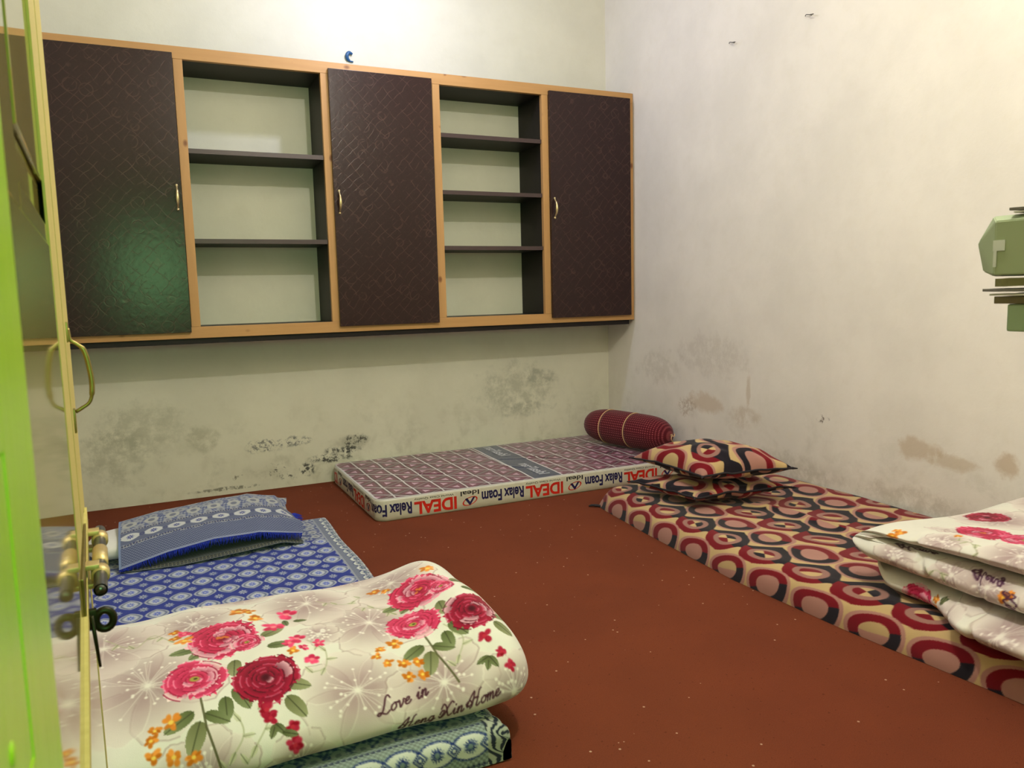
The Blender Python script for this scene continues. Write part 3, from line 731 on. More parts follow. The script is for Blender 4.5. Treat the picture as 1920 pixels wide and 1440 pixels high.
cushion([(-.750, -1.380, .268), (-.675, -1.765, .248), (-.318, -1.895, .268), (-.37, -1.52, .275)], .05, .095, .044, 2, 'plump swirl print cushion on top of the cushion stack')

# ------------------------------------------------------------------ blue bedding on the left
BLU, GRY, LGT = np.array([28, 46, 138.]), np.array([92, 104, 142.]), np.array([184, 190, 200.])
def lens(x, y, a, b): return (np.abs(x)/a)**1.15+(np.abs(y)/b)**1.75
def star(x, y, r, n=8):
    rr = np.hypot(x, y); an = np.arctan2(y, x); return rr < r*(.72+.28*np.cos(an*n))
def field(X, Y):
    c = np.zeros(X.shape+(3,)); c[:] = BLU; px, py = .0715, .113
    ix = np.round((X+2.623)/px); iy = np.round((Y+1.416)/py); x = X+2.623-ix*px; y = Y+1.416-iy*py
    f = lens(x, y, .0335, .040)
    c[f < 1] = LGT*.92; c[(f < .80) & (f > .62)] = GRY; c[f < .50] = LGT; st = star(x, y*.72, .0125); c[st] = BLU*1.25+20; c[star(x, y*.72, .0055)] = LGT
    jx = np.round((X+2.623-px/2)/px); jy = np.round((Y+1.416-py/2)/py); x = X+2.623-(jx+.5)*px; y = Y+1.416-(jy+.5)*py
    c[star(x, y*.75, .0145)] = LGT*.95; c[star(x, y*.75, .006)] = GRY
    return c
def chain(X, Y, yc, per=.074, a=.041, b=.030, base=(150, 165, 158)):
    """band of linked ovals centred on yc"""
    c = np.zeros(X.shape+(3,)); c[:] = base; N = np.array([24, 44, 112.]); W_ = np.array([212, 216, 206.])
    c = c*(.78+.22*(np.sin(X*520)*np.sin(Y*520) > 0))[..., None]
    k = np.round((X+2.185)/per); x = X+2.185-k*per; y = Y-yc; f = (x/a)**2+(y/b)**2
    k2 = np.round((X+2.185-per/2)/per); x2 = X+2.185-(k2+.5)*per
    c[f < 1.18] = N; dots = (np.sin(np.arctan2(y, x)*26) > .3) & (f > .92) & (f < 1.06); c[dots] = W_*.8; c[f < .88] = W_
    st = star(x, y, .0165, 14) & (f < .85); c[st] = N; c[np.hypot(x, y) < .006] = (120, 140, 140)
    d = np.abs(x2)+np.abs(y); c[d < .017] = N; c[(d < .013) & (d > .0095)] = W_; c[d < .005] = W_
    for yy in (yc+.046, yc-.046):
        q = np.abs(np.mod(X, .012)-.006)+np.abs(Y-yy); c[q < .0052] = N*.6; c[q < .002] = W_*.7
    return c
def dense(X, Y):
    c = np.zeros(X.shape+(3,)); c[:] = (118, 126, 150); s1 = np.sin(X*260+3*np.sin(Y*70))*np.sin(Y*240+3*np.sin(X*80)); c[s1 > .15] = (54, 66, 128); c[s1 < -.5] = (178, 182, 188)
    x = np.mod(X, .05)-.025; y = np.mod(Y, .06)-.03; r = np.hypot(x, y*.8); c[r < .016] = (168, 170, 172); c[r < .007] = (120, 124, 140); return c
MX0, MX1, MY0, MY1, MZ = -2.95, -2.028, -.955, -2.785, .082
n1, n2 = 330, 640
xs = np.linspace(0, 1, n1); ys = np.linspace(0, 1, n2)
ARX = np.linspace(-.085, MX1-MX0, n1)      # arc from the left, right side folds down at the end
XX, YY = np.meshgrid(np.linspace(MX0, MX1+.065, n1), np.linspace(MY0+.03, MY1-.065, n2))   # cloth coordinates
def roundoff(a, edge, sgn, r=.05):
    """map arc coordinate past the edge-r line round a quarter and down"""
    s = (a-(edge-sgn*r))*sgn; th = np.clip(s/r, 0, np.pi/2); x = edge-sgn*r+sgn*np.where(s > 0, r*np.sin(th), s); drop = np.where(s > 0, r*(1-np.cos(th)), 0)+np.maximum(s-r*np.pi/2, 0)
    return x, drop
Xm, dx_ = roundoff(XX, MX1, 1, .028); Ym, dy_ = roundoff(YY, MY1, -1, .03); Ym2, dy2 = roundoff(YY, MY0, 1, .03)
Ym = np.where(YY > (MY0+MY1)/2, Ym2, Ym); Zm = MZ-np.maximum.reduce([dx_, dy_, dy2]); Zm += .0022*vnoise(XX*1.1, YY*1.1, 41)*ss(0, .03, MX1-XX)
Zm += .004*gauss_line(XX, YY, [(-2.36, -1.30), (-2.34, -1.5), (-2.37, -1.68)], .012)
Xm += .004*np.sin(YY*11)*ss(.10, .02, MX1-XX); Zm = np.clip(Zm, .0015, 1)
colb = aa(field, XX+.004*np.sin(YY*7), YY, .003)
b = YY > -1.27; colb[b] = dense(XX, YY)[b]
foot = YY < -2.66; colb[foot] = dense(XX, YY)[foot]*.9
ch = (YY < -2.735); colb[ch] = aa(chain, XX, YY, .003, -2.797, .074, .041, .027)[ch]
bo = XX > MX1-.062; q = chain(YY-.02, XX, MX1-.024, .05, .024, .022, (126, 134, 156)); bo &= ~ch; colb[bo] = q[bo]
ln_ = np.abs(XX-(MX1-.066)) < .003; colb[ln_ & ~ch] = (150, 154, 164)
cr_ = (XX > MX1-.045) & ch; w_ = np.sin(XX*330+YY*90+4*np.sin(YY*60)) > .1; colb[cr_ & w_] = (36, 44, 60); colb[cr_ & ~w_] = (170, 176, 160)
crm = ss(.05, .0, MX1-XX)*ss(-2.70, -2.76, YY); Xm += crm*.010*np.sin(YY*180+XX*60)
tag(grid('floor_mattress', np.stack([Xm, Ym, Zm], -1), m_print, colb), 'thin floor mattress covered in blue and grey woven sheet, at the left', 'mattress')

# white pillow with a folded blue cloth over it
PX0, PX1 = -2.915, -2.21
n = 120; th = np.linspace(0, 2*np.pi, n, endpoint=False); sx = np.linspace(-1, 1, 160); sx = np.sign(sx)*(1-(1-np.abs(sx))**1.5)
Sx, Th = np.meshgrid(sx, th, indexing='ij'); rr = np.clip(1-np.abs(Sx)**9, 0, 1)**.5
yc_ = -1.085+.03*Sx; hw = .135
cs, sn = np.cos(Th), np.sin(Th); Yp = yc_+hw*rr*np.sign(cs)*np.abs(cs)**.85; Zp = .133+.042*rr*np.sign(sn)*np.abs(sn)**.8*(1+.1*Sx*(sn > 0))
pw = tag(empty('pillow', (-2.55, -1.09, .086)), 'white pillow in a folded blue fringed cloth, at the head of the blue bedding', 'pillow')
pil = grid('pillow_body', np.stack([(PX0+PX1)/2+Sx*(PX1-PX0)/2, Yp, np.maximum(Zp, .0865)], -1), m_white, None, pw, wrapu=True); at(pil, pw.location)
nu, nv = 300, 300
u = np.linspace(0, 1, nu)                         # along x
def cloth_section(ux):
    zf = np.interp(ux, [0, .25, .5, .75, 1], [.098, .134, .156, .155, .122]); zt = np.interp(ux, [0, .2, .5, .75, .92, 1], [.198, .212, .222, .226, .205, .165])
    yb = np.interp(ux, [0, .5, 1], [-.925, -.855, -.83])+0; ym = -1.08+.07*ux; yf = np.interp(ux, [0, .3, .7, 1], [-1.325, -1.315, -1.31, -1.285])
    return cr([(yb+.05, .094), (yb, .115), (yb-.02, .155), ((yb+ym)/2-.01, zt-.012), (ym, zt), (ym-.10, zt-.018), (ym-.18, (zt*1.1+zf*.9)/2), (yf, zf)], nv)
Sec = np.array([cloth_section(q) for q in u]); Xc = -2.808+u*(.620)
Pc = np.zeros((nv, nu, 3)); Pc[..., 0] = Xc[None]+.014*np.sin(np.linspace(0, 1, nv)*9)[:, None]*ss(.9, 1, u)[None]; Pc[..., 1] = Sec[..., 0].T; Pc[..., 2] = Sec[..., 1].T
Vn = np.linspace(0, .52, nv)[:, None]*np.ones((1, nu)); Uc_ = np.ones((nv, 1))*(u*.66)[None]
Pc[..., 2] += .003*vnoise(Uc_*3, Vn*3, 51)*ss(0, .06, .52-Vn)+.004*np.sin(Vn*60)*ss(.55, .66, Uc_)
def cloth_col(U, V):
    c = dense(U, V); c = c*.6+np.array([128, 132, 146.])*.4; x = np.mod(U, .078)-.039; y = np.mod(V+.02*0, .085)-.0425; r = np.hypot(x*.8, y); c[r < .021] = (172, 172, 168); c[r < .010] = (112, 116, 132)
    ce = .385; y = V-ce; px = .082; x = np.mod(U, px)-px/2; f = (np.abs(x)/.036)**1.5+(np.abs(y)/.024)**1.6
    bnd = np.abs(y) < .036; c[bnd] = (96, 102, 128); c[f < 1] = (196, 198, 198); c[star(x, y, .014)] = (44, 56, 128); c[star(x, y, .005)] = (190, 190, 196)
    x2 = np.mod(U+px/2, px)-px/2; d = np.hypot(x2, y); c[(d < .010) & (d > .004)] = (70, 78, 118)
    for q in (-.042, .044): s_ = np.abs(y-q) < .0035; c[s_ & (np.mod(U, .010) < .006)] = (52, 58, 92); c[s_ & (np.mod(U, .010) >= .006)] = (150, 148, 146)
    ht = V > ce+.052; hh = (np.mod(U+V, .011) < .0035) | (np.mod(U-V, .011) < .0035); c[ht] = (122, 128, 154); c[ht & hh] = (72, 80, 112)
    c[V > .512] = (134, 142, 172); c[U < .008] = (120, 136, 170); return c
cl = grid('cover', Pc, m_print, aa(cloth_col, Uc_, Vn, .002), pw); at(cl, pw.location)
nv2 = 90; Pl = np.zeros((nv2, nu, 3)); v2 = np.linspace(0, 1, nv2)
yfr = np.interp(u, [0, .3, .7, 1], [-1.325, -1.345, -1.335, -1.30]); Pl[..., 0] = Xc[None]+.005; Pl[..., 1] = (-1.08)*(1-v2)[:, None]+yfr[None]*v2[:, None]
Pl[..., 2] = .0872+(.018*ss(.2, .9, u)*ss(1, .85, u))[None]*np.ones((nv2, 1))+.010*(1-v2)[:, None]
lc = np.zeros((nv2, nu, 3)); hh = (np.mod(Uc_[:nv2]+v2[:, None]*.26, .011) < .004); lc[:] = (96, 104, 110); lc[hh] = (62, 70, 74)
for q in (.86, .93): lc[int(q*nv2):int(q*nv2)+3] = (52, 52, 44); lc[int(q*nv2):int(q*nv2)+3, ::6] = (166, 160, 120)
grid('under_flap', Pl, m_print, lc, cl)
m_fringe = plain('royal_blue_fringe', (24, 48, 176), .8, var=.3, scale=200)
bm = bmesh.new(); random.seed(3)
for k in range(420):
    i = int(k/420*(nu-1)); p = Vector(Pc[-1, i]); ln = random.uniform(.018, .038); dx = random.uniform(-.008, .008)
    tube(bm, [p+Vector((0, .002, -.001)), p+Vector((dx*.5, -.002, -ln*.35)), p+Vector((dx, random.uniform(.0, .012), -min(ln*.8, p.z-.09)))], [.0012, .001, .0006], 4, cap=False)
for k in range(60):
    p = Vector((-2.19+random.uniform(-.012, .01), -.93-.10*random.random(), .10)); a = random.uniform(-.6, .9)
    tube(bm, [p, p+Vector((.02*math.cos(a)+.01, .02*math.sin(a), .004)), p+Vector((.045*math.cos(a)+.01, .045*math.sin(a), -.008))], [.0014, .0012, .0007], 4, cap=False)
bmo('fringe', bm, m_fringe, cl, True)['kind'] = 'stuff'

# ------------------------------------------------------------------ rose print
CREAM = (228, 226, 212)
def petal(cv, cx, cy, r0, r1, a, w, c_in, c_out, al=1., ruf=.06, seed=0):
    r = random.Random(seed); n = 26; pts = []; ex, ey = math.cos(a), math.sin(a)
    for k in range(n):
        q = 2*math.pi*k/n; rl = (r0+r1)/2+(r1-r0)/2*math.cos(q); wd = w*math.sin(q)*(1+.25*math.cos(q))
        j = 1+ruf*math.sin(k*2.7+seed)+ruf*.5*r.uniform(-1, 1); pts.append((cx+(ex*rl-ey*wd)*j, cy+(ey*rl+ex*wd)*j))
    cv.poly(pts, c_in, al, c_out, (cx+ex*r0, cy+ey*r0), (r1-r0), 1.6)
def rose(cv, x, y, r, kind, seed, sy=1.2):
    R_ = random.Random(seed); dk = {0: ((150, 10, 48), (224, 52, 98), (120, 4, 34)), 1: ((190, 14, 62), (228, 70, 112), (150, 8, 48)), 2: ((110, 2, 30), (178, 20, 58), (74, 2, 20))}[kind]
    cvx = (lambda p: p)
    for ring, (ra, rb, n_) in enumerate(((.35, 1.0, 8), (.25, .82, 7), (.12, .62, 6), (.05, .44, 6), (.0, .28, 5))):
        for k in range(n_):
            a = 2*math.pi*k/n_+ring*.5+R_.uniform(-.15, .15); rr = r*rb*R_.uniform(.9, 1.06)
            light = R_.random() < (.28 if kind < 2 else .05)
            cin, cout = dk[2], (dk[1] if not light else (246, 196, 206))
            if kind == 1 and ring == 0 and light: cout = (252, 232, 226)
            petal(cv, x, y, r*ra*.4, rr, a, r*rb*.40, cin, cout, 1., .10, seed*31+ring*7+k)
            pa = [(x+math.cos(a+q)*rr*.97, y+math.sin(a+q)*rr*.97) for q in np.linspace(-.33, .33, 7)]
            cv.line(pa, .0026, dk[2] if (ring+k) % 2 else (min(255, dk[1][0]+20), min(255, dk[1][1]+70), min(255, dk[1][2]+60)), .8)
    if kind == 1: cv.ell(x, y, r*.15, r*.13, 0, (168, 160, 70), 1, .3); cv.ell(x+r*.03, y, r*.06, r*.05, 0, (70, 60, 20), 1, .4)
    elif kind == 0:
        for k in range(5): cv.ell(x+R_.uniform(-.12, .12)*r, y+R_.uniform(-.1, .1)*r, r*.07, r*.05, R_.random()*3, (206, 110, 50), 1, .3)
    else: cv.ell(x, y, r*.10, r*.12, 0, (70, 4, 20), .8, .6)
def leaf_(cv, x, y, l, a, col=(92, 100, 58), al=1.):
    pts = []
    for k in range(16):
        q = 2*math.pi*k/16; u_ = .5+.5*math.cos(q); w_ = .30*l*math.sin(q)*(1-.3*u_); pts.append((x+math.cos(a)*u_*l-math.sin(a)*w_, y+math.sin(a)*u_*l+math.cos(a)*w_))
    cv.poly(pts, col, al, tuple(min(255, v+46) for v in col), (x, y), l, 1.); cv.line([(x, y), (x+math.cos(a)*l, y+math.sin(a)*l)], .0018, (52, 56, 30), .7*al)
def small(cv, x, y, r, col, cen=(230, 190, 60), seed=0):
    R_ = random.Random(int(seed*100)); x += R_.uniform(-.004, .004)
    for k in range(7):
        a = seed+2*math.pi*k/7+R_.uniform(-.5, .5); d_ = r*R_.uniform(.3, .75); q = R_.uniform(-28, 30); cv.ell(x+math.cos(a)*d_, y+math.sin(a)*d_, r*R_.uniform(.32, .52), r*R_.uniform(.22, .38), a+R_.uniform(-.5, .5), tuple(max(0, min(255, v+q)) for v in col), 1, .35)
    cv.ell(x, y, r*.25, r*.25, 0, cen, 1, .4)
def ghost(cv, x, y, r, a0=0., seed=0, n=6):
    """big faint mauve flower with pale stamens"""
    R_ = random.Random(seed); MV = (158, 130, 130)
    for k in range(n):
        a = a0+2*math.pi*k/n; pts = []
        for j in range(30):
            q = 2*math.pi*j/30; rl = r*(.54+.46*math.cos(q)); wd = r*.40*math.sin(q)*(1+.35*math.cos(q)); jj = 1+.03*math.sin(j*1.9+k)
            pts.append((x+(math.cos(a)*rl-math.sin(a)*wd)*jj, y+(math.sin(a)*rl+math.cos(a)*wd)*jj))
        cv.poly(pts, MV, .62, (226, 214, 204), (x+math.cos(a)*r*.2, y+math.sin(a)*r*.2), r*.75, .9)
        cv.line(pts[:12], .004, (150, 124, 118), .40); cv.line([(px_+.002, py_+.002) for px_, py_ in pts], .002, (236, 230, 218), .45)
    cv.ell(x, y, r*.42, r*.42, 0, (168, 144, 142), .45, .8)
    for k in range(26):
        a = R_.uniform(0, 6.28); l = r*R_.uniform(.2, .58); cv.line([(x, y), (x+math.cos(a)*l, y+math.sin(a)*l)], .0014, (224, 214, 206), .7); cv.ell(x+math.cos(a)*l, y+math.sin(a)*l, .0032, .0032, 0, (238, 232, 222), .9, .4)
    cv.ell(x, y, .006, .006, 0, (232, 226, 214), 1, .5)
def vine(cv, pts, col=(176, 178, 140)):
    cv.line(cr(pts, 24), .003, col, .7)
    P_ = cr(pts, 6)
    for k in range(1, 6): leaf_(cv, P_[k][0], P_[k][1], .022, k*2.1, (172, 176, 134), .6)
def bouquet(cv, x, y, s=1., seed=0, flip=1):
    """three big roses, buds and hanging sprays; x,y at the middle of the upper rose"""
    f = lambda u_, v_: (x+u_*s*flip, y+v_*s)
    for (u_, v_, l, a) in ((-.05, .02, .05, 2.9), (-.03, .03, .045, 2.4), (.085, .03, .055, -.6), (.09, .08, .05, .1), (.10, .20, .055, .5), (.105, .24, .055, 1.1), (-.01, .21, .05, 1.6), (.01, .19, .055, 1.2), (-.07, .23, .055, 2.6), (-.05, .24, .045, .6), (-.06, .255, .06, 1.9), (-.03, .10, .05, 2.0), (.02, .10, .05, 1.7)):
        leaf_(cv, *f(u_, v_), l*s*1.15, a if flip > 0 else math.pi-a, (88, 98, 54) if int(u_*100) % 2 else (108, 112, 70))
    cv.line([f(-.055, .2), f(-.05, .27), f(-.03, .36)], .004, (84, 84, 50), .9)
    rose(cv, *f(.005, .0), .080*s, 0, seed+1); rose(cv, *f(-.062, .137), .064*s, 1, seed+2); rose(cv, *f(.072, .182), .068*s, 2, seed+3); rose(cv, *f(.052, .04), .036*s, 1, seed+5)
def sprays(cv, x, y, s, spots, col, seed=0):
    for k, (u_, v_, r_) in enumerate(spots): small(cv, u_, v_, r_, col, seed=k*.8)
ORG, PNK, CRM = (216, 128, 34), (222, 54, 100), (168, 22, 52)

# strokes of the script lettering, x-height 1, cap 2.2
GL = {'L': [[(1.5, 1.9), (1.15, 2.35), (.85, 2.0), (.75, 1.2), (.6, .45), (.2, 0), (-.1, .2), (.2, .35), (.7, .1), (1.2, -.1), (1.6, .2)]],
 'o': [[(.5, .95), (.15, .7), (.1, .25), (.4, 0), (.75, .3), (.7, .8), (.5, .95), (.95, .85)]],
 'v': [[(0, .8), (.2, .95), (.35, .3), (.45, 0), (.75, .5), (.8, .95), (1.0, .85)]],
 'e': [[(.1, .4), (.55, .6), (.6, .9), (.3, .9), (.1, .45), (.3, .05), (.7, .15), (.9, .4)]],
 'i': [[(0, .5), (.25, .95), (.2, .2), (.4, 0), (.65, .3)], [(.38, 1.4), (.42, 1.5)]],
 'n': [[(0, .6), (.2, .95), (.15, 0)], [(.15, .5), (.5, .95), (.65, .8), (.6, .1), (.8, 0), (1, .3)]],
 'm': [[(0, .6), (.2, .95), (.15, 0)], [(.15, .5), (.45, .95), (.58, .8), (.5, 0)], [(.52, .5), (.85, .95), (.98, .8), (.95, .1), (1.1, 0), (1.3, .3)]],
 'g': [[(.7, .8), (.4, .95), (.1, .5), (.3, .05), (.65, .4), (.72, .9), (.65, -.3), (.35, -.8), (.1, -.6), (.4, -.2), (.95, .3)]],
 'H': [[(-.3, .3), (-.5, .8), (0, 1.1), (.35, .7), (0, .35), (-.3, .6), (.1, 1.5), (.7, 2.2), (.55, 1.2), (.4, .3), (.15, 0)], [(1.7, 2.3), (1.4, 2.0), (1.2, 1.0), (1.05, .2), (1.3, 0), (1.6, .3)], [(.45, 1.05), (.9, 1.25), (1.3, 1.15)]],
 'X': [[(-.3, .4), (0, 0), (.5, .6), (.9, 1.6), (1.4, 2.2), (1.7, 1.9)], [(-.1, 1.6), (.2, 2.2), (.55, 1.8), (.8, .8), (1.1, .05), (1.5, .3)], [(0, .2), (.4, 1.1), (.0, 1.2), (-.2, .7)]]}
ADV = dict(L=1.7, o=.95, v=1.0, e=.9, i=.65, n=1.0, m=1.3, g=1.0, H=1.75, X=1.65)
def script(cv, text, p0, p1, xh, w=.0026, col=(66, 26, 40), upv=(.12, -1.)):
    tot = sum(ADV.get(c_, .8) for c_ in text); d = np.array(p1)-np.array(p0); L_ = np.hypot(*d); d /= L_; k = L_/tot; up = np.array(upv); x = 0
    for c_ in text:
        if c_ in GL:
            for st in GL[c_]:
                q = cr(st, max(8, 6*len(st))) if len(st) > 2 else np.array(st, float)
                cv.line([np.array(p0)+d*(x+a)*k+up*b_*xh for a, b_ in q], w, col, .95)
        x += ADV.get(c_, .8)

cvL = Canvas(-3.02, .55, -1.90, 1.52, .0014, CREAM)
for (x, y, r, a) in ((-2.714, 1.10, .155, .2), (-2.321, 1.241, .125, .5), (-2.153, 1.269, .115, .1), (-2.24, 1.02, .13, .9), (-2.015, 1.332, .085, 0), (-2.355, .865, .13, .3), (-2.614, .86, .11, .1), (-2.80, .90, .14, .4), (-2.62, 1.34, .10, .6), (-2.13, .84, .12, .2), (-2.45, 1.36, .07, .9), (-2.93, 1.1, .10, .2), (-2.36, 1.04, .05, .6), (-2.9, .7, .12, 0), (-2.5, .66, .12, 0), (-2.2, .66, .12, 0)): ghost(cvL, x, y, r, a, int(abs(x*y)*1000))
for p in ([(-2.80, .86), (-2.74, .93), (-2.70, .88), (-2.66, .94)], [(-2.58, 1.19), (-2.55, 1.27), (-2.59, 1.33)], [(-2.52, 1.18), (-2.50, 1.25), (-2.55, 1.33)], [(-2.39, 1.06), (-2.36, 1.10), (-2.37, 1.16), (-2.40, 1.17)], [(-2.33, .86), (-2.27, .90), (-2.22, .86)], [(-2.10, 1.12), (-2.08, 1.18), (-2.12, 1.24)], [(-2.25, .93), (-2.20, .95), (-2.17, 1.0)]): vine(cvL, p)
bouquet(cvL, -2.565, .975, 1., 3); bouquet(cvL, -2.097, .945, .93, 23)
for (u_, v_, r_) in ((-2.676, 1.215, .020), (-2.702, 1.224, .012), (-2.714, 1.243, .014), (-2.71, 1.278, .016), (-2.672, 1.286, .016), (-2.645, 1.295, .015), (-2.511, .845, .024), (-2.49, .86, .018), (-2.481, .905, .020), (-2.637, .945, .020), (-2.66, .92, .014), (-2.66, .885, .014), (-2.217, 1.128, .018), (-2.244, 1.136, .011), (-2.256, 1.158, .012), (-2.246, 1.184, .013), (-2.214, 1.195, .014), (-2.187, 1.20, .014), (-2.217, 1.232, .014), (-2.187, 1.235, .014), (-2.04, .862, .022), (-2.175, .848, .018), (-2.15, .87, .014), (-2.427, 1.093, .015)): small(cvL, u_, v_, r_, ORG, (242, 206, 90), u_*40)
for (u_, v_, r_) in ((-2.412, .905, .026), (-2.445, .962, .026), (-2.412, 1.045, .020), (-2.425, 1.06, .018), (-2.37, 1.076, .014), (-2.40, 1.085, .012), (-2.397, 1.130, .018), (-2.64, .905, .018)): small(cvL, u_, v_, r_, PNK, (240, 130, 140), u_*30)
for (u_, v_, r_) in ((-2.462, 1.285, .018), (-2.458, 1.32, .018), (-2.50, 1.235, .020), (-2.495, 1.255, .016), (-2.042, 1.20, .018), (-2.019, 1.25, .014), (-2.013, 1.283, .013)): small(cvL, u_, v_, r_, CRM, (190, 40, 60), u_*30)
for (x, y, a) in ((-2.49, 1.27, 2.), (-2.49, 1.27, 1.), (-2.48, 1.29, .4), (-2.05, 1.25, 2.), (-2.05, 1.25, 1.2), (-2.05, 1.25, 2.9), (-2.40, .945, .3), (-2.42, .935, 1.5)): leaf_(cvL, x, y, .03, a, (84, 92, 52))
script(cvL, 'Love in', (-2.293, 1.306), (-2.190, 1.284), .0165, .0030, upv=(.25, -1.))
script(cvL, 'Heng Xin Home', (-2.252, 1.352), (-2.048, 1.328), .0125, .0026, upv=(.25, -1.))
Pq, Uq, Vq = quilt_left_surface(760, 700)
ql = grid('quilt', Pq, m_quilt, cvL.sample(Uq, Vq)); tag(ql, 'folded cream quilt with big pink roses, across the foot of the blue bedding', 'quilt')

# ------------------------------------------------------------------ second quilt, folded in layers on the right mattress
ny, ntt = 560, 760
yq = np.linspace(-2.60, -3.62, ny)
def quilt_right():
    sec = cr([(-.40, .112), (-.66, .110), (-.765, .118), (-.800, .140), (-.785, .165), (-.735, .178), (-.690, .183),
              (-.745, .190), (-.800, .198), (-.822, .222), (-.802, .246), (-.750, .256), (-.690, .258),
              (-.750, .262), (-.790, .270), (-.802, .288), (-.765, .306), (-.66, .310), (-.50, .306), (-.36, .308), (-.20, .325), (-.08, .325), (-.03, .27), (-.03, .16), (-.10, .112), (-.40, .112)], ntt)
    s = np.r_[0, np.cumsum(np.linalg.norm(np.diff(sec, axis=0), axis=1))]
    V, S = np.meshgrid(yq, s, indexing='ij'); c = np.array([-.45, .215])
    X = np.repeat(sec[None, :, 0], ny, 0); Z0 = np.repeat(sec[None, :, 1], ny, 0); Z = Z0.copy()
    left = ss(-.62, -.72, X)
    # at the far end the two upper layers are one fold: close the crease and round the tip
    in1 = (Z0 > .24) & (Z0 < .275) & (X > -.79) & (X < -.6); t1 = ss(-2.66, -2.73, V)
    X = np.where(in1, X-(1-t1)*(X+.80)*1.0, X)
    grow = ss(-2.62, -3.05, V)
    Z = Z+left*grow*.026*ss(.24, .28, Z0)+grow*.010*ss(.28, .31, Z0)
    X = X-left*ss(.19, .15, Z0)*ss(-2.80, -3.02, V)*.100
    Z = Z-left*ss(.20, .17, Z0)*.004
    X = X-.012*left*grow+.030*left; Z = Z-.016*ss(.27, .31, Z0)
    k = np.clip(1-(-2.60-yq)/.085, 0, 1); e = np.maximum(np.clip(1-k**2.6, 0, 1)**.5, .02)
    zc = .205+.03*ss(-.6, -.8, X); Z = zc+(Z-zc)*e[:, None]; X = c[0]+(X-c[0])*(.90+.10*e)[:, None]
    low = ss(.19, .16, Z0); Y = V-.06*low*(1-np.clip((-2.60-V)/.5, 0, 1))+.03*np.exp(-((Z0-.25)/.03)**2)*left*(1-ss(-2.6, -2.8, V))-.05*ss(-.6, -.3, X)
    Z += .005*vnoise(X*2, Y*1.8, 61, 2)*ss(.14, .2, Z); X += .007*vnoise(Y*2.4, Z*5, 62, 2)*left
    for (ya, za, yb_, zb_) in ((-2.79, .33, -2.80, .285), (-2.82, .24, -2.86, .19), (-2.97, .27, -3.0, .20), (-2.90, .17, -2.93, .12), (-3.02, .17, -3.03, .11)):
        X += .013*left*gauss_line(V, Z, [(ya, za), (yb_, zb_)], .011)
    Z += -.010*ss(.30, .33, Z0)*gauss_line(V, X, [(-2.80, -.80), (-2.83, -.6), (-2.79, -.4)], .016)
    return np.stack([X, Y, np.maximum(Z, .1125)], -1), -V, S
Pr, Ur, Sr = quilt_right()
cvR = Canvas(2.5, 0., 3.7, 2.2, .0022, CREAM)
for (x, y, r, a) in ((3.07, .99, .10, .2), (2.75, .69, .06, .8), (2.92, .70, .07, .2), (3.10, .43, .09, .7), (2.80, .65, .05, .3), (2.87, .975, .07, .4), (2.80, 1.10, .06, .3), (2.76, 1.36, .12, .4), (3.02, .70, .09, .1), (3.15, 1.1, .10, .2), (2.97, .52, .08, .6), (2.90, 1.42, .10, .1), (3.05, 1.30, .10, .3), (2.75, 1.6, .12, .3), (3.0, 1.6, .12, .6), (2.92, .38, .08, 1.), (3.2, .7, .1, 0), (2.70, .86, .05, .3)): ghost(cvR, x, y, r, a, int(x*y*900))
for (x, y, r) in ((2.731, .950, .022), (2.742, .975, .018), (2.722, .985, .014), (2.877, 1.03, .014), (3.063, .689, .017), (3.075, .70, .012), (2.84, .425, .014), (2.846, .40, .012), (2.85, .62, .012)): small(cvR, x, y, r, ORG, (244, 190, 70), x*50)
rose(cvR, 2.775, .39, .060, 1, 77); leaf_(cvR, 2.86, .43, .03, .5, (60, 66, 34)); leaf_(cvR, 2.87, .42, .03, 1.4, (84, 92, 52))
rose(cvR, 2.855, 1.19, .070, 0, 78); rose(cvR, 2.95, 1.22, .06, 1, 79); leaf_(cvR, 2.87, 1.10, .03, .1); leaf_(cvR, 2.90, 1.09, .03, .4)
rose(cvR, 2.72, 1.36, .055, 2, 81)
script(cvR, 'Heng', (2.965, .745), (3.05, .728), .017, .0038, (72, 34, 62), (.1, -1.))
script(cvR, 'Xin Home', (3.06, .700), (3.12, .56), .014, .0036, (72, 34, 62), (1., .1))
script(cvR, 'Home', (2.735, .755), (2.84, .765), .010, .0034, (56, 30, 46), (.1, -1.))
for p in ([(2.88, .99), (2.93, 1.0), (2.98, .96)], [(2.84, .66), (2.88, .70), (2.92, .66)]): vine(cvR, p)
qr = grid('quilt', Pr, m_quilt, cvR.sample(Ur, Sr)); tag(qr, 'cream plush rose quilt folded in thick layers on the swirl-covered mattress', 'quilt')

# ------------------------------------------------------------------ things on the small wall shelf, right edge
m_mint = plain('mint_green_paint', (148, 172, 138), .5, var=.08, scale=12)
m_parcel = plain('pale_green_wrapping_paper', (150, 164, 128), .55, var=.14, scale=7)
m_parcel_in = plain('shiny_tape', (206, 212, 206), .2)
m_paper = plain('newspaper', (196, 194, 188), .85, var=.15, scale=60)
m_paper_d = plain('grey_printed_paper', (116, 112, 108), .85, var=.4, scale=90)
m_board = plain('olive_brown_board', (104, 94, 60), .6, var=.2, scale=14)
WX, WY = -1.492, -3.775      # west face of the stack, and the front wall it stands against
sh = tag(empty('wall_bracket_shelf', (WX+.06, WY-.004, .925)), 'small mint green wall bracket shelf at the right edge, under the stack of papers', 'shelf')
bm = bmesh.new(); box(bm, (WX+.004, WY-.004, .968), (WX+.12, -3.452, .979), .001); at(bmo('shelf_board', bm, m_board, sh), sh.location)
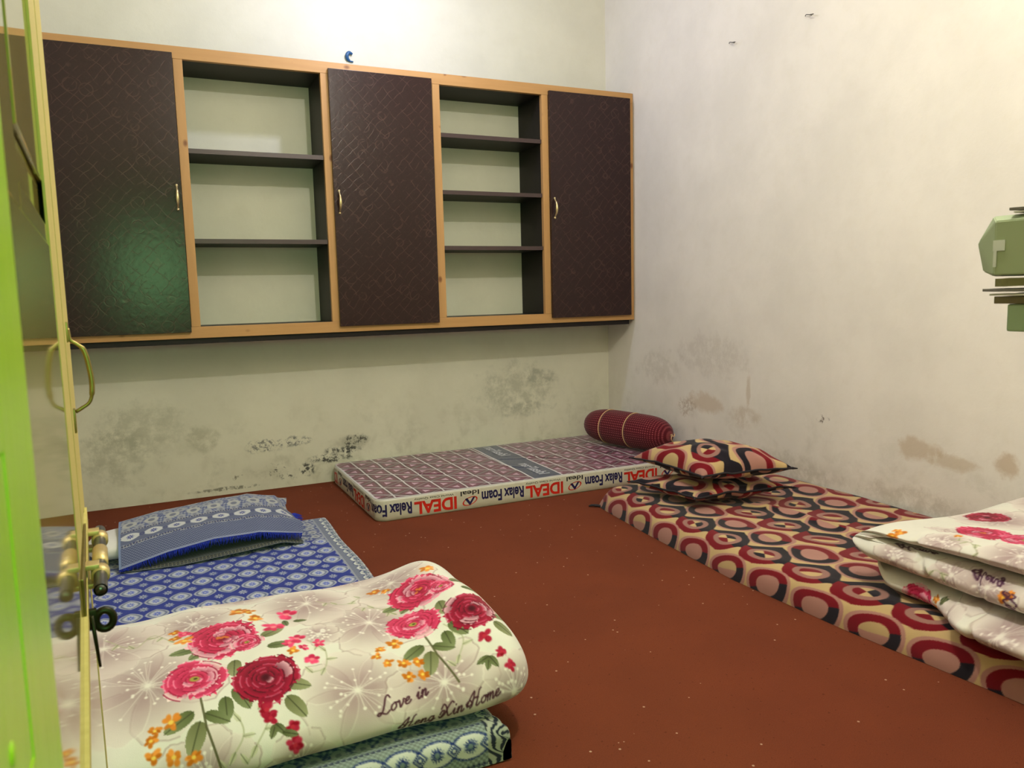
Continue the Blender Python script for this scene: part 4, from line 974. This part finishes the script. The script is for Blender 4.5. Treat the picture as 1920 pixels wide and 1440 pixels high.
bm = bmesh.new(); box(bm, (WX+.008, -3.497, .926), (WX+.030, -3.470, .9675), .003); box(bm, (WX+.012, WY-.004, .926), (WX+.026, -3.503, .952), .0015); at(bmo('bracket_arm', bm, m_mint, sh), sh.location)
bm = bmesh.new(); box(bm, (WX+.006, WY-.004, .80), (WX+.034, WY+.008, .925), .002); at(bmo('wall_plate', bm, m_mint, sh), sh.location)
def sheet(name, yn, z, th, x0, x1, mat, label, cat, curl=.01, seed=0):
    """paper running from the front wall out to its free end at y=yn"""
    nu, nv = 34, 14; U, V = np.meshgrid(np.linspace(0, 1, nu), np.linspace(0, 1, nv)); Y = yn+U*(WY-yn); X = WX+x0+V*(x1-x0); cz = np.maximum(curl*(1-U)**3+.0012*vnoise(X*12, Y*9, seed), 0)
    bm = bmesh.new(); rows = [[[bm.verts.new((X[j, i]+.002*math.sin(i*.7+seed), Y[j, i]+.002*math.sin(j*1.3+seed)*(1-U[j, i]), z+k*th+cz[j, i])) for i in range(nu)] for j in range(nv)] for k in (0, 1)]
    bot, top = rows
    for j in range(nv-1):
        for i in range(nu-1): bm.faces.new((top[j][i], top[j][i+1], top[j+1][i+1], top[j+1][i])); bm.faces.new((bot[j][i], bot[j+1][i], bot[j+1][i+1], bot[j][i+1]))
    for i in range(nu-1):
        bm.faces.new((bot[0][i], bot[0][i+1], top[0][i+1], top[0][i])); bm.faces.new((top[-1][i], top[-1][i+1], bot[-1][i+1], bot[-1][i]))
    for j in range(nv-1):
        bm.faces.new((top[j][0], top[j+1][0], bot[j+1][0], bot[j][0])); bm.faces.new((bot[j][-1], bot[j+1][-1], top[j+1][-1], top[j][-1]))
    bmesh.ops.recalc_face_normals(bm, faces=bm.faces[:])
    return tag(bmo(name, bm, mat, None, False), label, cat)
sheet('newspaper', -3.448, .9795, .003, .000, .11, m_paper, 'whitish folded newspaper lying lowest on the bracket shelf', 'paper', .001, 1)
sheet('magazine', -3.438, .9845, .004, -.002, .10, m_paper_d, 'dark grey magazine in the stack below the green parcel', 'magazine', .0025, 2)
sheet('folder', -3.452, .9935, .012, .004, .10, plain('olive_card', (120, 116, 74), .6), 'olive brown card folder directly under the green parcel', 'folder', .001, 4)
par = tag(empty('parcel', (WX+.045, -3.60, 1.0095)), 'pale green paper-wrapped parcel with a folded pointed end, on the stack at the right edge', 'parcel')
bm = bmesh.new(); x0, x1, z0, z1 = WX, WX+.085, 1.0095, 1.098; yn = -3.452
c_ = [(x0, yn, z0+.002), (x0, yn, z1-.006), (x0+.016, yn+.014, z1+.003), (x1, yn, z1), (x1, yn, z0), (x0+.02, yn+.012, z0)]
n6 = len(c_); vs = [bm.verts.new(v) for v in c_]; ve = [bm.verts.new((v[0], WY+.002, v[2])) for v in c_]
ap = bm.verts.new((x0+.034, yn+.050, 1.062)); ap2 = bm.verts.new((x0+.026, yn+.034, 1.018))
for i in range(n6):
    j = (i+1) % n6; bm.faces.new((vs[i], vs[j], ve[j], ve[i]))
bm.faces.new(ve)
for q in ((vs[0], vs[1], ap), (vs[1], vs[2], ap), (vs[2], vs[3], ap), (vs[3], vs[4], ap), (vs[4], vs[5], ap2), (vs[4], ap2, ap), (vs[5], vs[0], ap2), (vs[0], ap, ap2)): bm.faces.new(q)
bmesh.ops.recalc_face_normals(bm, faces=bm.faces[:]); bmesh.ops.bevel(bm, geom=bm.edges[:], offset=.0014, segments=2, affect='EDGES')
at(bmo('wrapping', bm, m_parcel, par), par.location)
bm = bmesh.new(); box(bm, (x0-.0012, yn-.016, z0+.038), (x0-.0003, yn+.002, z0+.054), .0002); box(bm, (x0-.0012, yn-.004, z0+.014), (x0-.0003, yn+.001, z0+.038), .0002); at(bmo('tape', bm, m_parcel_in, par), par.location)
sheet('paper_sheet', -3.475, 1.1015, .002, .004, .08, m_paper, 'white paper sheet lying on top of the green parcel', 'paper', .001, 5)
sheet('printed_leaflet', -3.470, 1.1042, .004, .002, .08, m_paper_d, 'dark printed leaflet on the white sheet, topmost of the shelf stack', 'leaflet', .002, 6)
